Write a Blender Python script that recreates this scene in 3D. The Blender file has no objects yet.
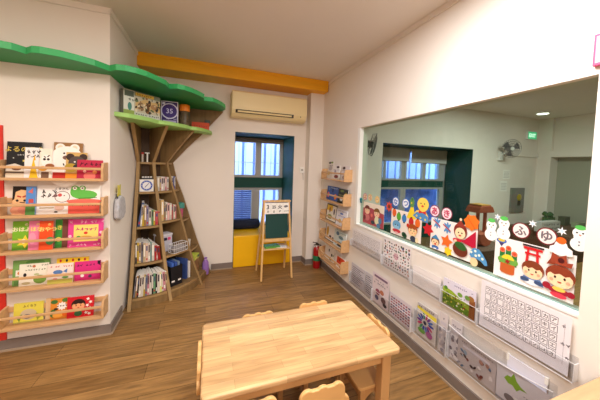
import bpy, bmesh, math, random
from mathutils import Vector, Matrix
sc = bpy.context.scene
col = sc.collection
random.seed(7)
PI = math.pi
rad = math.radians

# ------------------------------------------------------------------ materials
def lin(c):
    out = []
    for x in c[:3]:
        x = x / 255.0
        out.append(x / 12.92 if x <= 0.04045 else ((x + 0.055) / 1.055) ** 2.4)
    return (*out, 1.0)

_m = {}
def mat(name, rgb, rough=0.6, var=0.0, scale=6.0, metal=0.0, spec=0.4, stretch=(1, 1, 1), bump=0.0):
    if name in _m:
        return _m[name]
    m = bpy.data.materials.new(name); m.use_nodes = True
    nt = m.node_tree; b = nt.nodes['Principled BSDF']
    b.inputs['Roughness'].default_value = rough
    b.inputs['Metallic'].default_value = metal
    b.inputs['Specular IOR Level'].default_value = spec
    b.inputs['Base Color'].default_value = lin(rgb)
    if var > 0 or bump > 0:
        tc = nt.nodes.new('ShaderNodeTexCoord'); mp = nt.nodes.new('ShaderNodeMapping')
        mp.inputs['Scale'].default_value = stretch
        nz = nt.nodes.new('ShaderNodeTexNoise'); nz.inputs['Scale'].default_value = scale
        nz.inputs['Detail'].default_value = 5
        nt.links.new(tc.outputs['Object'], mp.inputs['Vector']); nt.links.new(mp.outputs['Vector'], nz.inputs['Vector'])
        if var > 0:
            rp = nt.nodes.new('ShaderNodeValToRGB')
            c = lin(rgb)
            rp.color_ramp.elements[0].position = 0.3; rp.color_ramp.elements[1].position = 0.72
            rp.color_ramp.elements[0].color = tuple(max(0, x * (1 - var)) for x in c[:3]) + (1,)
            rp.color_ramp.elements[1].color = tuple(min(1, x * (1 + var)) for x in c[:3]) + (1,)
            nt.links.new(nz.outputs['Fac'], rp.inputs['Fac']); nt.links.new(rp.outputs['Color'], b.inputs['Base Color'])
        if bump > 0:
            bp = nt.nodes.new('ShaderNodeBump'); bp.inputs['Strength'].default_value = bump; bp.inputs['Distance'].default_value = 0.01
            nt.links.new(nz.outputs['Fac'], bp.inputs['Height']); nt.links.new(bp.outputs['Normal'], b.inputs['Normal'])
    _m[name] = m
    return m

def paint(rgb):
    return mat('ink_%d_%d_%d' % tuple(int(x) for x in rgb), rgb, 0.5, spec=0.3)

def emit(name, rgb, s):
    if name in _m: return _m[name]
    m = bpy.data.materials.new(name); m.use_nodes = True
    nt = m.node_tree; b = nt.nodes['Principled BSDF']
    b.inputs['Base Color'].default_value = lin(rgb)
    b.inputs['Emission Color'].default_value = lin(rgb); b.inputs['Emission Strength'].default_value = s
    _m[name] = m; return m

def clear(name, tint, refl=1.0, ior=1.45, rough=0.0):
    """thin clear sheet: tinted transmission under a fresnel reflection"""
    if name in _m: return _m[name]
    m = bpy.data.materials.new(name); m.use_nodes = True
    nt = m.node_tree; nt.nodes.remove(nt.nodes['Principled BSDF'])
    out = nt.nodes['Material Output']
    t = nt.nodes.new('ShaderNodeBsdfTransparent'); t.inputs['Color'].default_value = (*tint, 1)
    g = nt.nodes.new('ShaderNodeBsdfGlossy'); g.inputs['Roughness'].default_value = rough
    f = nt.nodes.new('ShaderNodeFresnel'); f.inputs['IOR'].default_value = ior
    mu = nt.nodes.new('ShaderNodeMath'); mu.operation = 'MULTIPLY'; mu.inputs[1].default_value = refl
    mx = nt.nodes.new('ShaderNodeMixShader')
    ge = nt.nodes.new('ShaderNodeNewGeometry'); iv = nt.nodes.new('ShaderNodeMath'); iv.operation = 'SUBTRACT'; iv.inputs[0].default_value = 1
    m2 = nt.nodes.new('ShaderNodeMath'); m2.operation = 'MULTIPLY'
    nt.links.new(ge.outputs['Backfacing'], iv.inputs[1]); nt.links.new(iv.outputs[0], m2.inputs[0]); nt.links.new(mu.outputs[0], m2.inputs[1])
    nt.links.new(f.outputs[0], mu.inputs[0]); nt.links.new(m2.outputs[0], mx.inputs[0])
    nt.links.new(t.outputs[0], mx.inputs[1]); nt.links.new(g.outputs[0], mx.inputs[2])
    nt.links.new(mx.outputs[0], out.inputs['Surface'])
    _m[name] = m; return m

def planks(name, c1, c2, cm, row, length, rough, axis=0, grain=0.35, off=(0, 0, 0), mort=0.0015, spec=0.4):
    """boards: brick layout with grain stretched along the board"""
    if name in _m: return _m[name]
    m = bpy.data.materials.new(name); m.use_nodes = True
    nt = m.node_tree; N = nt.nodes; L = nt.links; b = N['Principled BSDF']
    b.inputs['Roughness'].default_value = rough; b.inputs['Specular IOR Level'].default_value = spec
    tc = N.new('ShaderNodeTexCoord'); mp = N.new('ShaderNodeMapping')
    mp.inputs['Location'].default_value = off
    if axis == 1: mp.inputs['Rotation'].default_value = (0, 0, PI / 2)
    L.new(tc.outputs['Object'], mp.inputs['Vector'])
    br = N.new('ShaderNodeTexBrick')
    br.inputs['Color1'].default_value = lin(c1); br.inputs['Color2'].default_value = lin(c2); br.inputs['Mortar'].default_value = lin(cm)
    br.inputs['Scale'].default_value = 1.0; br.inputs['Mortar Size'].default_value = mort
    br.inputs['Brick Width'].default_value = length; br.inputs['Row Height'].default_value = row
    br.offset = 0.37
    L.new(mp.outputs['Vector'], br.inputs['Vector'])
    m2 = N.new('ShaderNodeMapping'); m2.inputs['Scale'].default_value = (2.2, 22, 8)
    L.new(mp.outputs['Vector'], m2.inputs['Vector'])
    nz = N.new('ShaderNodeTexNoise'); nz.inputs['Scale'].default_value = 2.2; nz.inputs['Detail'].default_value = 7; nz.inputs['Distortion'].default_value = 0.6
    L.new(m2.outputs['Vector'], nz.inputs['Vector'])
    rp = N.new('ShaderNodeValToRGB'); rp.color_ramp.elements[0].position = 0.32; rp.color_ramp.elements[1].position = 0.7
    lo = 1 - grain; rp.color_ramp.elements[0].color = (lo, lo * 0.97, lo * 0.92, 1); rp.color_ramp.elements[1].color = (1.12, 1.1, 1.06, 1)
    L.new(nz.outputs['Fac'], rp.inputs['Fac'])
    mx = N.new('ShaderNodeMix'); mx.data_type = 'RGBA'; mx.blend_type = 'MULTIPLY'; mx.inputs['Factor'].default_value = 1
    L.new(br.outputs['Color'], mx.inputs['A']); L.new(rp.outputs['Color'], mx.inputs['B'])
    L.new(mx.outputs['Result'], b.inputs['Base Color'])
    _m[name] = m; return m

WALL = mat('painted_wall', (236, 229, 222), 0.85, 0.015, 3, spec=0.2)
CEIL = mat('ceiling_paint', (232, 225, 217), 0.9, 0.015, 2, spec=0.1)
TEAL = mat('teal_paint', (10, 76, 66), 0.6, 0.06, 4)
TRIMW = mat('white_trim', (240, 240, 238), 0.5)
BASE = mat('taupe_skirting', (128, 116, 110), 0.6, 0.04, 8)
BASE2 = mat('skirting_lip', (170, 150, 130), 0.5)
FLOOR = planks('floor_planks', (164, 126, 78), (138, 103, 60), (92, 66, 36), 0.125, 0.95, 0.40, grain=0.40, spec=0.4)
ORANGE = mat('golden_painted_wood', (240, 172, 18), 0.5, 0.06, 3, stretch=(1, 8, 8))
YEL = mat('yellow_vinyl', (250, 192, 8), 0.5, 0.04, 5)
TABLE = planks('rubberwood_staves', (216, 180, 134), (192, 154, 110), (158, 122, 82), 0.045, 0.33, 0.36, grain=0.26, mort=0.0006)
BIRCH = mat('birch', (226, 188, 136), 0.5, 0.09, 5, stretch=(1, 1, 7))
RACKW = mat('pale_beech', (208, 166, 120), 0.5, 0.10, 6, stretch=(2, 8, 8))
BROWN = mat('oak_plywood', (134, 106, 68), 0.6, 0.2, 4, stretch=(7, 7, 1))
BROWNED = mat('plywood_edge', (164, 134, 90), 0.6, 0.12, 6)
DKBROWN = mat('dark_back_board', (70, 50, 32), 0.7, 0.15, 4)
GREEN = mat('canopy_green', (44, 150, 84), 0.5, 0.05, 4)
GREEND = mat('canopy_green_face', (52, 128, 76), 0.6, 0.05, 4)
LGREEN = mat('leaf_green', (164, 212, 120), 0.55, 0.05, 4)
PAPER = paint((246, 244, 240))
ALU = mat('window_metal', (176, 176, 176), 0.4, spec=0.5)
GLASSW = clear('outer_glass', (0.9, 0.94, 0.98), 0.6)
GLASSR = clear('partition_glass', (0.78, 0.86, 0.81), 0.8)
ACRY = clear('acrylic', (0.955, 0.96, 0.97), 1.6, 1.5, 0.05)

# ------------------------------------------------------------------ lettering
_g = {}
def glyph(s, bold=0.012):
    k = (s, bold)
    if k in _g: return _g[k]
    cu = bpy.data.curves.new('lettering', 'FONT'); cu.body = s; cu.size = 1
    cu.align_x = 'CENTER'; cu.align_y = 'CENTER'; cu.offset = bold; cu.resolution_u = 3
    ob = bpy.data.objects.new('lettering', cu); col.objects.link(ob)
    dg = bpy.context.evaluated_depsgraph_get(); ev = ob.evaluated_get(dg); me = ev.to_mesh()
    vs = [(v.co.x, v.co.y) for v in me.vertices]; fs = [tuple(p.vertices) for p in me.polygons]
    ev.to_mesh_clear(); bpy.data.objects.remove(ob); bpy.data.curves.remove(cu)
    if vs:                                       # centre on the ink
        x0, x1 = min(v[0] for v in vs), max(v[0] for v in vs); y0, y1 = min(v[1] for v in vs), max(v[1] for v in vs)
        vs = [(x - (x0 + x1) / 2, y - (y0 + y1) / 2) for x, y in vs]
    _g[k] = (vs, fs); return _g[k]

# ------------------------------------------------------------------ mesh builder
class MB:
    def __init__(s): s.v = []; s.f = []; s.i = []; s.m = []; s.sm = []
    def mi(s, m):
        if m not in s.m: s.m.append(m)
        return s.m.index(m)
    def add(s, vs, fs, m, smooth=False):
        n = len(s.v); k = s.mi(m); s.v += [tuple(v) for v in vs]
        for f in fs: s.f.append([n + j for j in f]); s.i.append(k); s.sm.append(smooth)
        return s
    def box(s, x0, x1, y0, y1, z0, z1, m):
        x0, x1 = sorted((x0, x1)); y0, y1 = sorted((y0, y1)); z0, z1 = sorted((z0, z1))
        vs = [(x, y, z) for z in (z0, z1) for x, y in ((x0, y0), (x1, y0), (x1, y1), (x0, y1))]
        return s.add(vs, [(3, 2, 1, 0), (4, 5, 6, 7), (0, 1, 5, 4), (1, 2, 6, 5), (2, 3, 7, 6), (3, 0, 4, 7)], m)
    def obox(s, c, a, b, d, m):
        """box centred c with half-axis vectors a, b, d"""
        c, a, b, d = map(Vector, (c, a, b, d)); vs = []
        for k in (-1, 1):
            for i, j in ((-1, -1), (1, -1), (1, 1), (-1, 1)): vs.append(c + a * i + b * j + d * k)
        return s.add(vs, [(3, 2, 1, 0), (4, 5, 6, 7), (0, 1, 5, 4), (1, 2, 6, 5), (2, 3, 7, 6), (3, 0, 4, 7)], m)
    def bar(s, p, q, w, h, m, up=(0, 0, 1)):
        p, q = Vector(p), Vector(q); d = (q - p) / 2; u = Vector(up)
        a = d.cross(u)
        if a.length < 1e-6: a = d.cross(Vector((1, 0, 0)))
        a.normalize(); b = a.cross(d).normalized()
        return s.obox((p + q) / 2, a * w / 2, b * h / 2, d, m)
    def prism(s, pts, ext, m, smooth=False, mside=None):
        e = Vector(ext); n = len(pts); P = [Vector(p) for p in pts]
        s.add(P, [tuple(range(n))[::-1]], m); s.add([p + e for p in P], [tuple(range(n))], m)
        vs = P + [p + e for p in P]
        return s.add(vs, [(i, (i + 1) % n, n + (i + 1) % n, n + i) for i in range(n)], mside or m, smooth)
    def lathe(s, prof, c, m, n=24, axis='z', cap=True):
        vs = []; fs = []
        for r, h in prof:
            for k in range(n):
                a = 2 * PI * k / n; x, y = r * math.cos(a), r * math.sin(a)
                p = {'z': (x, y, h), 'x': (h, x, y), 'y': (x, h, y)}[axis]
                vs.append((c[0] + p[0], c[1] + p[1], c[2] + p[2]))
        for j in range(len(prof) - 1):
            for k in range(n): fs.append((j * n + k, j * n + (k + 1) % n, (j + 1) * n + (k + 1) % n, (j + 1) * n + k))
        s.add(vs, fs, m, True)
        if cap:
            s.add(vs[:n], [tuple(range(n))[::-1]], m); s.add(vs[-n:], [tuple(range(n))], m)
        return s
    def tube(s, pts, r, m, n=8):
        P = [Vector(p) for p in pts]; vs = []; fs = []
        for i, p in enumerate(P):
            d = (P[min(i + 1, len(P) - 1)] - P[max(i - 1, 0)]).normalized()
            a = d.cross(Vector((0, 0, 1)))
            if a.length < 1e-3: a = d.cross(Vector((1, 0, 0)))
            a.normalize(); b = d.cross(a)
            for k in range(n): vs.append(p + (a * math.cos(2 * PI * k / n) + b * math.sin(2 * PI * k / n)) * r)
        for j in range(len(P) - 1):
            for k in range(n): fs.append((j * n + k, j * n + (k + 1) % n, (j + 1) * n + (k + 1) % n, (j + 1) * n + k))
        fs.append(tuple(range(n))[::-1]); fs.append(tuple(range(len(vs) - n, len(vs))))
        return s.add(vs, fs, m, True)
    def ball(s, c, r, m, n=16, sq=(1, 1, 1)):
        prof = [(max(1e-4, r * math.sin(PI * k / 10)), -r * math.cos(PI * k / 10)) for k in range(11)]
        vs0 = len(s.v); s.lathe(prof, (0, 0, 0), m, n, cap=False)
        for k in range(vs0, len(s.v)):
            x, y, z = s.v[k]; s.v[k] = (c[0] + x * sq[0], c[1] + y * sq[1], c[2] + z * sq[2])
        return s
    def build(s, name, parent=None, at=(0, 0, 0), bevel=0.0, seg=2, ang=35):
        me = bpy.data.meshes.new(name)
        o0 = Vector(at)
        me.from_pydata([Vector(v) - o0 for v in s.v], [], s.f)
        for m in s.m: me.materials.append(m)
        me.polygons.foreach_set('material_index', s.i); me.polygons.foreach_set('use_smooth', s.sm)
        me.update()
        o = bpy.data.objects.new(name, me); col.objects.link(o)
        if any(s.sm): me.set_sharp_from_angle(angle=rad(50))
        if bevel > 0:
            bm = bmesh.new(); bm.from_mesh(me); bmesh.ops.remove_doubles(bm, verts=bm.verts, dist=1e-5); bm.to_mesh(me); bm.free()
            b = o.modifiers.new('rounded_edges', 'BEVEL'); b.width = bevel; b.segments = seg; b.limit_method = 'ANGLE'; b.angle_limit = rad(ang)
        if parent is not None: o.parent = parent
        else: o.location = o0
        return o

def tag(o, label, cat, group=None, kind=None):
    o['label'] = label; o['category'] = cat
    if group: o['group'] = group
    if kind: o['kind'] = kind
    return o
def thing(name, label, cat, loc=(0, 0, 0), group=None, rz=0.0):
    o = bpy.data.objects.new(name, None); col.objects.link(o); o.empty_display_size = 0.05
    o.location = loc; o.rotation_euler = (0, 0, rz)
    return tag(o, label, cat, group)
def struct(o): o['kind'] = 'structure'; return o
def dup(root, loc, rz, label, group=None):
    r = root.copy(); col.objects.link(r); r.location = loc; r.rotation_euler = (0, 0, rz); r['label'] = label
    if group: r['group'] = group
    for ch in list(root.children):
        c = ch.copy(); col.objects.link(c); c.parent = r
        for g in ch.children:
            d = g.copy(); col.objects.link(d); d.parent = c
    return r

# ------------------------------------------------------------------ flat printed art
class Art:
    """shapes laid on a sheet: u to the right, v up; w, h scale them, round things scale with h"""
    def __init__(s, mb, O, U, V, N, w=1.0, h=1.0, d0=0.0003, step=0.00022):
        s.mb, s.O, s.U, s.V, s.N = mb, Vector(O), Vector(U), Vector(V), Vector(N); s.w, s.h, s.d, s.st = w, h, d0, step
    def P(s, u, v): return s.O + s.U * (u * s.w) + s.V * (v * s.h) + s.N * s.d
    def put(s, pts, c):
        m = c if not isinstance(c, tuple) else paint(c)
        s.mb.add([s.P(*p) for p in pts], [tuple(range(len(pts)))], m); s.d += s.st
    def rect(s, u0, v0, u1, v1, c): s.put([(u0, v0), (u1, v0), (u1, v1), (u0, v1)], c)
    def poly(s, pts, c): s.put(pts, c)
    def ell(s, u, v, ru, rv, c, rot=0.0, a0=0.0, a1=360.0, n=22):
        k = s.h / s.w; pts = []
        full = abs(a1 - a0) >= 359
        for i in range(n if full else n + 1):
            a = rad(a0 + (a1 - a0) * i / n); x, y = ru * math.cos(a), rv * math.sin(a)
            ca, sa = math.cos(rad(rot)), math.sin(rad(rot))
            pts.append((u + (x * ca - y * sa) * k, v + x * sa + y * ca))
        s.put(pts, c)
    def circ(s, u, v, r, c): s.ell(u, v, r, r, c)
    def star(s, u, v, ro, ri, n, c, rot=90):
        k = s.h / s.w; pts = []
        for i in range(2 * n):
            a = rad(rot + 180.0 * i / n); r = ro if i % 2 == 0 else ri
            pts.append((u + r * math.cos(a) * k, v + r * math.sin(a)))
        s.put(pts, c)
    def ring(s, u, v, ro, ri, c, c2): s.circ(u, v, ro, c); s.circ(u, v, ri, c2)
    def line(s, p, q, w, c):
        k = s.h / s.w; dx, dy = (q[0] - p[0]) / k, q[1] - p[1]; l = math.hypot(dx, dy) or 1
        nx, ny = -dy / l * w / 2 * k, dx / l * w / 2
        s.put([(p[0] - nx, p[1] - ny), (q[0] - nx, q[1] - ny), (q[0] + nx, q[1] + ny), (p[0] + nx, p[1] + ny)], c)
    def text(s, t, u, v, size, c, bold=0.012, sx=1.0):
        vs, fs = glyph(t, bold); k = s.h / s.w
        m = paint(c)
        s.mb.add([s.P(u + x * size * k * sx, v + y * size) for x, y in vs], fs, m); s.d += s.st
    def marks(s, u0, u1, v, size, c, seed=0, fill=0.8):
        """a line of small brush strokes, for lettering too small to read"""
        R = random.Random(seed * 131 + int(v * 997)); k = s.h / s.w; u = u0
        while u < u1:
            if R.random() < fill:
                for _ in range(3):
                    a = R.random() * PI; du, dv = math.cos(a) * size * 0.4, math.sin(a) * size * 0.4
                    cu, cv = u + size * 0.5 * k + (R.random() - .5) * size * .4 * k, v + (R.random() - .5) * size * .4
                    p, q = (cu - du * k, cv - dv), (cu + du * k, cv + dv); d = s.d
                    s.line(p, q, size * 0.16, c); s.d = d
            u += size * 1.05 * k
        s.d += s.st
    def face(s, u, v, r, skin=(250, 215, 170), hair=(120, 60, 30), smile=True, cap=True):
        k = s.h / s.w
        if cap: s.ell(u, v + r * 0.22, r * 1.12, r * 1.0, hair)
        s.ell(u, v - r * 0.08, r * 0.98, r * 0.86, skin)
        if cap: s.poly([(u - r * 1.0 * k, v + r * .1), (u - r * .75 * k, v + r * .36), (u - r * .4 * k, v + r * .22), (u - r * .05 * k, v + r * .42), (u + r * .4 * k, v + r * .24), (u + r * .7 * k, v + r * .4), (u + r * 1.0 * k, v + r * .1), (u + r * .9 * k, v + r * .75), (u + r * .4 * k, v + r * 1.12), (u - r * .4 * k, v + r * 1.12), (u - r * .9 * k, v + r * .75)], hair)
        for e in (-1, 1): s.ell(u + e * r * 0.36 * k, v + r * 0.02, r * 0.09, r * 0.13, (40, 25, 20))
        for e in (-1, 1): s.circ(u + e * r * 0.62 * k, v - r * 0.28, r * 0.16, (246, 170, 140))
        if smile: s.ell(u, v - r * 0.34, r * 0.16, r * 0.13, (190, 60, 50), 0, 180, 360)

# ------------------------------------------------------------------ room planes and most positions below, back-projected from image pixels
XR, YB, YS, XS, ZC = 1.4647, 3.347, 2.3023, -0.69, 2.445
C = Vector((XS, YB, 0))                      # the corner the tree bookcase grows from

# ================================================================== SETTING
struct(MB().box(-3.4, 6.7, -2.2, 3.95, -0.05, 0, FLOOR).build('floor'))
struct(MB().box(-3.4, 6.7, -2.2, 3.95, ZC, ZC + 0.06, CEIL).build('ceiling'))
struct(MB().box(-3.4, XS, YS, 3.95, 0, ZC, WALL).build('wall_left'))
wb = MB()
NT = 1.745
wb.box(XS, 0.32, YB, 3.95, 0, ZC, WALL).box(1.106, 2.557, YB, 3.95, 0, ZC, WALL).box(4.517, 6.7, YB, 3.95, 0, ZC, WALL)
wb.box(0.32, 1.106, YB, 3.95, NT, ZC, WALL).box(2.557, 4.517, YB, 3.95, NT, ZC, WALL)
struct(wb.build('wall_back'))
WR1 = 1.5647
wr = MB()
WY0, WY1, WZ0, WZ1 = 0.585, 2.30, 0.765, 1.755
wr.box(XR, WR1, -2.2, YB, 0, WZ0, WALL).box(XR, WR1, -2.2, YB, WZ1, ZC, WALL)
wr.box(XR, WR1, -2.2, WY0, WZ0, WZ1, WALL).box(XR, WR1, WY1, YB, WZ0, WZ1, WALL)
struct(wr.build('wall_right'))
struct(MB().box(1.272, XR, 3.2, YB, 0, ZC, WALL).build('wall_corner'))
struct(MB().box(-3.46, -3.4, -2.2, YS, 0, ZC, WALL).build('wall_far_left'))
struct(MB().box(-3.46, 6.7, -2.26, -2.2, 0, ZC, WALL).build('wall_rear'))
struct(MB().box(6.62, 6.7, -2.2, YB, 0, ZC, WALL).build('wall_far_right'))
# skirting boards: taupe band with a paler lip at the floor
def skirt(name, x0, x1, y0, y1, lx0, lx1, ly0, ly1):
    struct(MB().box(x0, x1, y0, y1, 0, 0.078, BASE).box(lx0, lx1, ly0, ly1, 0, 0.012, BASE2).build(name))
t = 0.012
skirt('baseboard_left', -3.4, XS, YS - t, YS, -3.4, XS + t, YS - t - .008, YS - t)
skirt('baseboard_side', XS, XS + t, YS - t, 2.57, XS + t, XS + t + .008, YS - t, 2.57)
skirt('baseboard_back', 0.06, 0.32, YB - t, YB, 0.06, 0.32, YB - t - .008, YB - t)
skirt('baseboard_corner', 1.272 - t, XR, 3.2 - t, 3.2, 1.26, XR, 3.2 - t - .008, 3.2 - t)
skirt('baseboard_pillar', 1.272 - t, 1.272, 3.2, YB, 1.272 - t - .008, 1.272 - t, 3.2, YB)
skirt('baseboard_niche', 1.106, 1.26, YB - t, YB, 1.106, 1.25, YB - t - .008, YB - t)
skirt('baseboard_right', XR - t, XR, -2.2, 3.188, XR - t - .008, XR - t, -2.2, 3.18)
# golden beam over the back wall, ceiling strips
struct(MB().box(XS, XR - .012, 3.065, YB, 2.31, ZC, ORANGE).box(XS, XR - .012, 3.06, 3.066, 2.418, ZC, ORANGE).build('trim_1', bevel=.003))
struct(MB().box(XR - .012, XR, -2.2, 3.2, 2.407, ZC, WALL).box(XR - .016, XR, -2.2, 3.2, 2.436, ZC, WALL).build('trim_2', bevel=.003))
struct(MB().box(-3.4, XS + .012, YS - .012, YS, 2.402, ZC, WALL).box(XS, XS + .012, YS - .012, 3.06, 2.402, ZC, WALL).build('trim_3', bevel=.003))
# teal linings of both window niches
def lining(name, x0, x1, zb=0.0):
    m = MB().box(x0, x0 + .005, YB, 3.9, zb, NT, TEAL).box(x1 - .005, x1, YB, 3.9, zb, NT, TEAL).box(x0 + .005, x1 - .005, YB, 3.9, NT - .005, NT, TEAL)
    struct(m.build(name))
lining('trim_4', 0.32, 1.106); lining('trim_5', 2.557, 4.517)

def window(name, yw, x0, x1, units, bands):
    """wall of the niche: teal bands between the metal-framed units"""
    w = MB()
    for z0, z1 in bands: w.box(x0, x1, yw - .01, yw + .04, z0, z1, TEAL)
    o = struct(w.build(name))
    for (a, b, z0, z1, panes) in units:
        f = MB(); T = .035
        f.box(a, b, yw - .03, yw + .03, z0, z0 + T, ALU).box(a, b, yw - .03, yw + .03, z1 - T, z1, ALU)
        xs = [a] + [v for p in panes for v in p] + [b]
        for k in range(0, len(xs), 2): f.box(xs[k], xs[k + 1], yw - .03, yw + .03, z0 + T, z1 - T, ALU)
        fo = struct(f.build('window_frame', o, bevel=.003))
        for p in panes:
            struct(MB().box(p[0], p[1], yw - .003, yw + .003, z0 + T, z1 - T, GLASSW).build('pane', fo))
    return o
w1 = window('window_1', 3.9, 0.325, 1.101, [(0.325, 1.101, 1.145, 1.70, [(0.365, 0.675), (0.765, 1.05)]), (0.325, 1.101, .42, .99, [(0.365, 0.63), (0.75, 1.05)])], [(.0, .42), (.99, 1.145), (1.70, 1.745)])
g = MB()
for x in (.44, .54, .83, .93): g.box(x - .003, x + .003, 3.955, 3.961, 1.16, 1.70, ALU)
for z in (1.37,): g.box(.33, 1.10, 3.953, 3.959, z - .004, z + .004, ALU)
struct(g.build('window_bars', w1))
w2 = window('window_2', 3.94, 2.562, 4.512, [(2.562, 3.50, 1.13, 1.70, [(2.62, 3.02), (3.08, 3.43)]), (3.505, 4.50, 1.13, 1.70, [(3.555, 3.94), (4.02, 4.36)]),
     (2.562, 3.50, .30, 1.0, [(2.62, 3.43)]), (3.505, 4.50, .30, 1.0, [(3.555, 4.40)])], [(0, .30), (1.0, 1.13), (1.70, 1.745)])
# the ribbed pale wall across the lane outside
RIB = mat('pale_blue_cladding', (196, 214, 250), 0.5, 0.05, 3)
RIBD = mat('blue_cladding_groove', (120, 150, 214), 0.5)
fx = MB()
x = -.6
while x < 8.0:
    w = .16; fx.box(x, x + w, 5.0, 5.08, -.5, 4, RIB); fx.box(x + w, x + w + .05, 5.04, 5.1, -.5, 4, RIBD); x += w + .05
struct(fx.build('exterior_wall'))
struct(MB().box(-2, 9, 3.95, 5.1, -.55, -.5, BASE).build('exterior_ground'))
# louvred shutter outside the lower left pane; added blue screen to darken the other room's lower panes
SHUT = mat('blue_shutter', (84, 100, 146), 0.5)
m = MB()
z = .40
while z < .98: m.obox((.50, 4.06, z), (.19, 0, 0), (0, .012, .009), (0, .002, -.003), SHUT); z += .03
m.box(.30, .32, 4.04, 4.08, .38, 1.0, SHUT).box(.68, .70, 4.04, 4.08, .38, 1.0, SHUT)
o = m.build('louvered_shutter', at=(.5, 4.06, .38)); tag(o, 'blue louvred shutter outside the lower left window pane', 'shutter')
tag(MB().box(2.45, 4.65, 4.2, 4.24, -.5, 1.08, mat('navy_backing', (104, 134, 206), .5, .4, 7)).build('added_backing', at=(3.5, 4.22, -.5)), 'added navy screen outside the low windows of the next room', 'backing')

# interior window between the rooms
pan = struct(MB().box(1.504, 1.512, WY0, WY1, WZ0, WZ1, GLASSR).build('window_3'))
fr = MB()
fr.box(XR - .004, 1.504, WY1 - .012, WY1 + .03, WZ0 - .012, WZ1, TRIMW).box(XR - .004, 1.504, WY0, WY1 - .012, WZ0 - .012, WZ0 + .002, TRIMW)
struct(fr.build('window_frame', pan, bevel=.002))
struct(MB().box(1.5005, 1.5035, WY0, WY1 - .012, WZ0 + .002, WZ0 + .009, mat('green_glass_edge', (140, 172, 168), .3)).build('glazing_bead', pan))
# roller blinds in both niches
BLIND = mat('grey_blind', (206, 204, 202), 0.8, 0.03, 8)
t1 = thing('roller_blind', 'rolled-up brown-grey roller blind at the head of the niche window', 'blind', (.71, 3.83, 1.74))
MB().lathe([(.018, .33), (.018, 1.09)], (0, 3.84, 1.715), mat('brown_blind', (120, 108, 98), .7), 16, 'x').build('roll', t1, (.71, 3.83, 1.74))
MB().box(.33, 1.09, 3.836, 3.84, 1.672, 1.69, mat('blind_bar', (150, 140, 130), .6)).build('bottom_bar', t1, (.71, 3.83, 1.74))
for (a, b, zb, lab) in ((2.57, 3.577, 1.50, 'grey roller blind half down over the left sashes beyond the glass'), (3.60, 4.505, 1.482, 'grey roller blind half down nearest the teal return beyond the glass')):
    c = ((a + b) / 2, 3.88, 1.74); tt = thing('roller_blind', lab, 'blind', c, 'roller blinds in the next room')
    MB().lathe([(.018, a), (.018, b)], (0, 3.885, 1.72), BLIND, 16, 'x').build('roll', tt, c)
    MB().box(a + .01, b - .01, 3.866, 3.868, zb, 1.72, BLIND).build('fabric', tt, c)
    MB().box(a + .01, b - .01, 3.86, 3.874, zb - .016, zb, mat('blind_bar', (150, 140, 130), .6)).build('bottom_bar', tt, c)

# ================================================================== WINDOW SEAT + BOLSTER
o = MB().box(0.327, 1.099, YB - .004, 3.885, 0, .412, YEL).build('window_seat', at=(.71, 3.6, 0), bevel=.012)
tag(o, 'yellow upholstered box seat filling the foot of the teal niche', 'seat')
bl = MB(); NV = mat('navy_fabric', (26, 34, 58), .85, .12, 14)
bl.lathe([(.001, .338), (.045, .34), (.068, .36), (.072, .40), (.072, .66), (.068, .70), (.045, .72), (.001, .722)], (0, 3.69, .487), NV, 20, 'x', cap=False)
tag(bl.build('bolster_cushion', at=(.53, 3.69, .412)), 'dark navy bolster cushion lying on the yellow seat', 'cushion')

# ================================================================== AIR CONDITIONER
AC = mat('aged_ivory_plastic', (240, 222, 172), .4, .03, 2)
ac = thing('air_conditioner', 'ivory wall air conditioner above the teal window niche', 'air conditioner', (.73, YB, 1.905))
prof = [(YB, 1.93), (YB, 2.205), (3.165, 2.212), (3.147, 2.195), (3.142, 2.02), (3.145, 1.985), (3.165, 1.945), (3.20, 1.915), (3.26, 1.905), (YB - .02, 1.908)]
MB().prism([(.255, y, z) for y, z in prof], (.945, 0, 0), AC).build('body', ac, (.73, YB, 1.905), bevel=.008)
MB().box(.265, 1.19, 3.1385, 3.1425, 2.01, 2.19, AC).build('front_panel', ac, (.73, YB, 1.905), bevel=.002)
DK = mat('dark_slot', (58, 50, 44), .7)
MB().obox((.66, 3.150, 1.968), (.36, 0, 0), (0, .008, -.0185), (0, .004, .0016), DK).build('air_outlet', ac, (.73, YB, 1.905))
MB().obox((.66, 3.146, 1.9675), (.335, 0, 0), (0, .004, -.0095), (0, .003, .0013), AC).build('louver_flap', ac, (.73, YB, 1.905))
MB().box(1.11, 1.12, 3.1465, 3.1505, 1.963, 1.975, DK).build('indicator', ac, (.73, YB, 1.905))

# ================================================================== TREE BOOKCASE
def pol(r, a, z): return (C.x + r * math.cos(rad(a)), C.y + r * math.sin(rad(a)), z)
PROF = [(0, .755), (.2, .665), (.4, .592), (.68, .505), (.95, .425), (1.14, .355), (1.33, .312), (1.50, .455), (1.685, .63)]
def rz_(z):
    for (z0, r0), (z1, r1) in zip(PROF, PROF[1:]):
        if z <= z1: return r0 + (r1 - r0) * (z - z0) / (z1 - z0)
    return PROF[-1][1]
ANG = (-86, -60, -30, -5)
tree = thing('tree_bookcase', 'brown plywood tree-shaped corner bookcase with green leafy shelves', 'bookcase', C)
for i, a in enumerate(ANG):
    out = [(r, z) for z, r in PROF]
    if i == 3: out = out[:-1] + [(.63, 1.684), (.733, 1.811), (.862, 1.965)]
    rin = .22
    pts = [pol(r, a, z) for r, z in out] + [pol(rin, a, out[-1][1]), pol(rin, a, 0)]
    nrm = Vector((-math.sin(rad(a)), math.cos(rad(a)), 0)) * .03
    P = [Vector(p) - nrm / 2 for p in pts]
    u = MB(); u.prism(P, nrm, BROWN, mside=BROWNED); u.build('upright', tree, C)
LEV = (.085, .365, .695, 1.028, 1.33)
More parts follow.
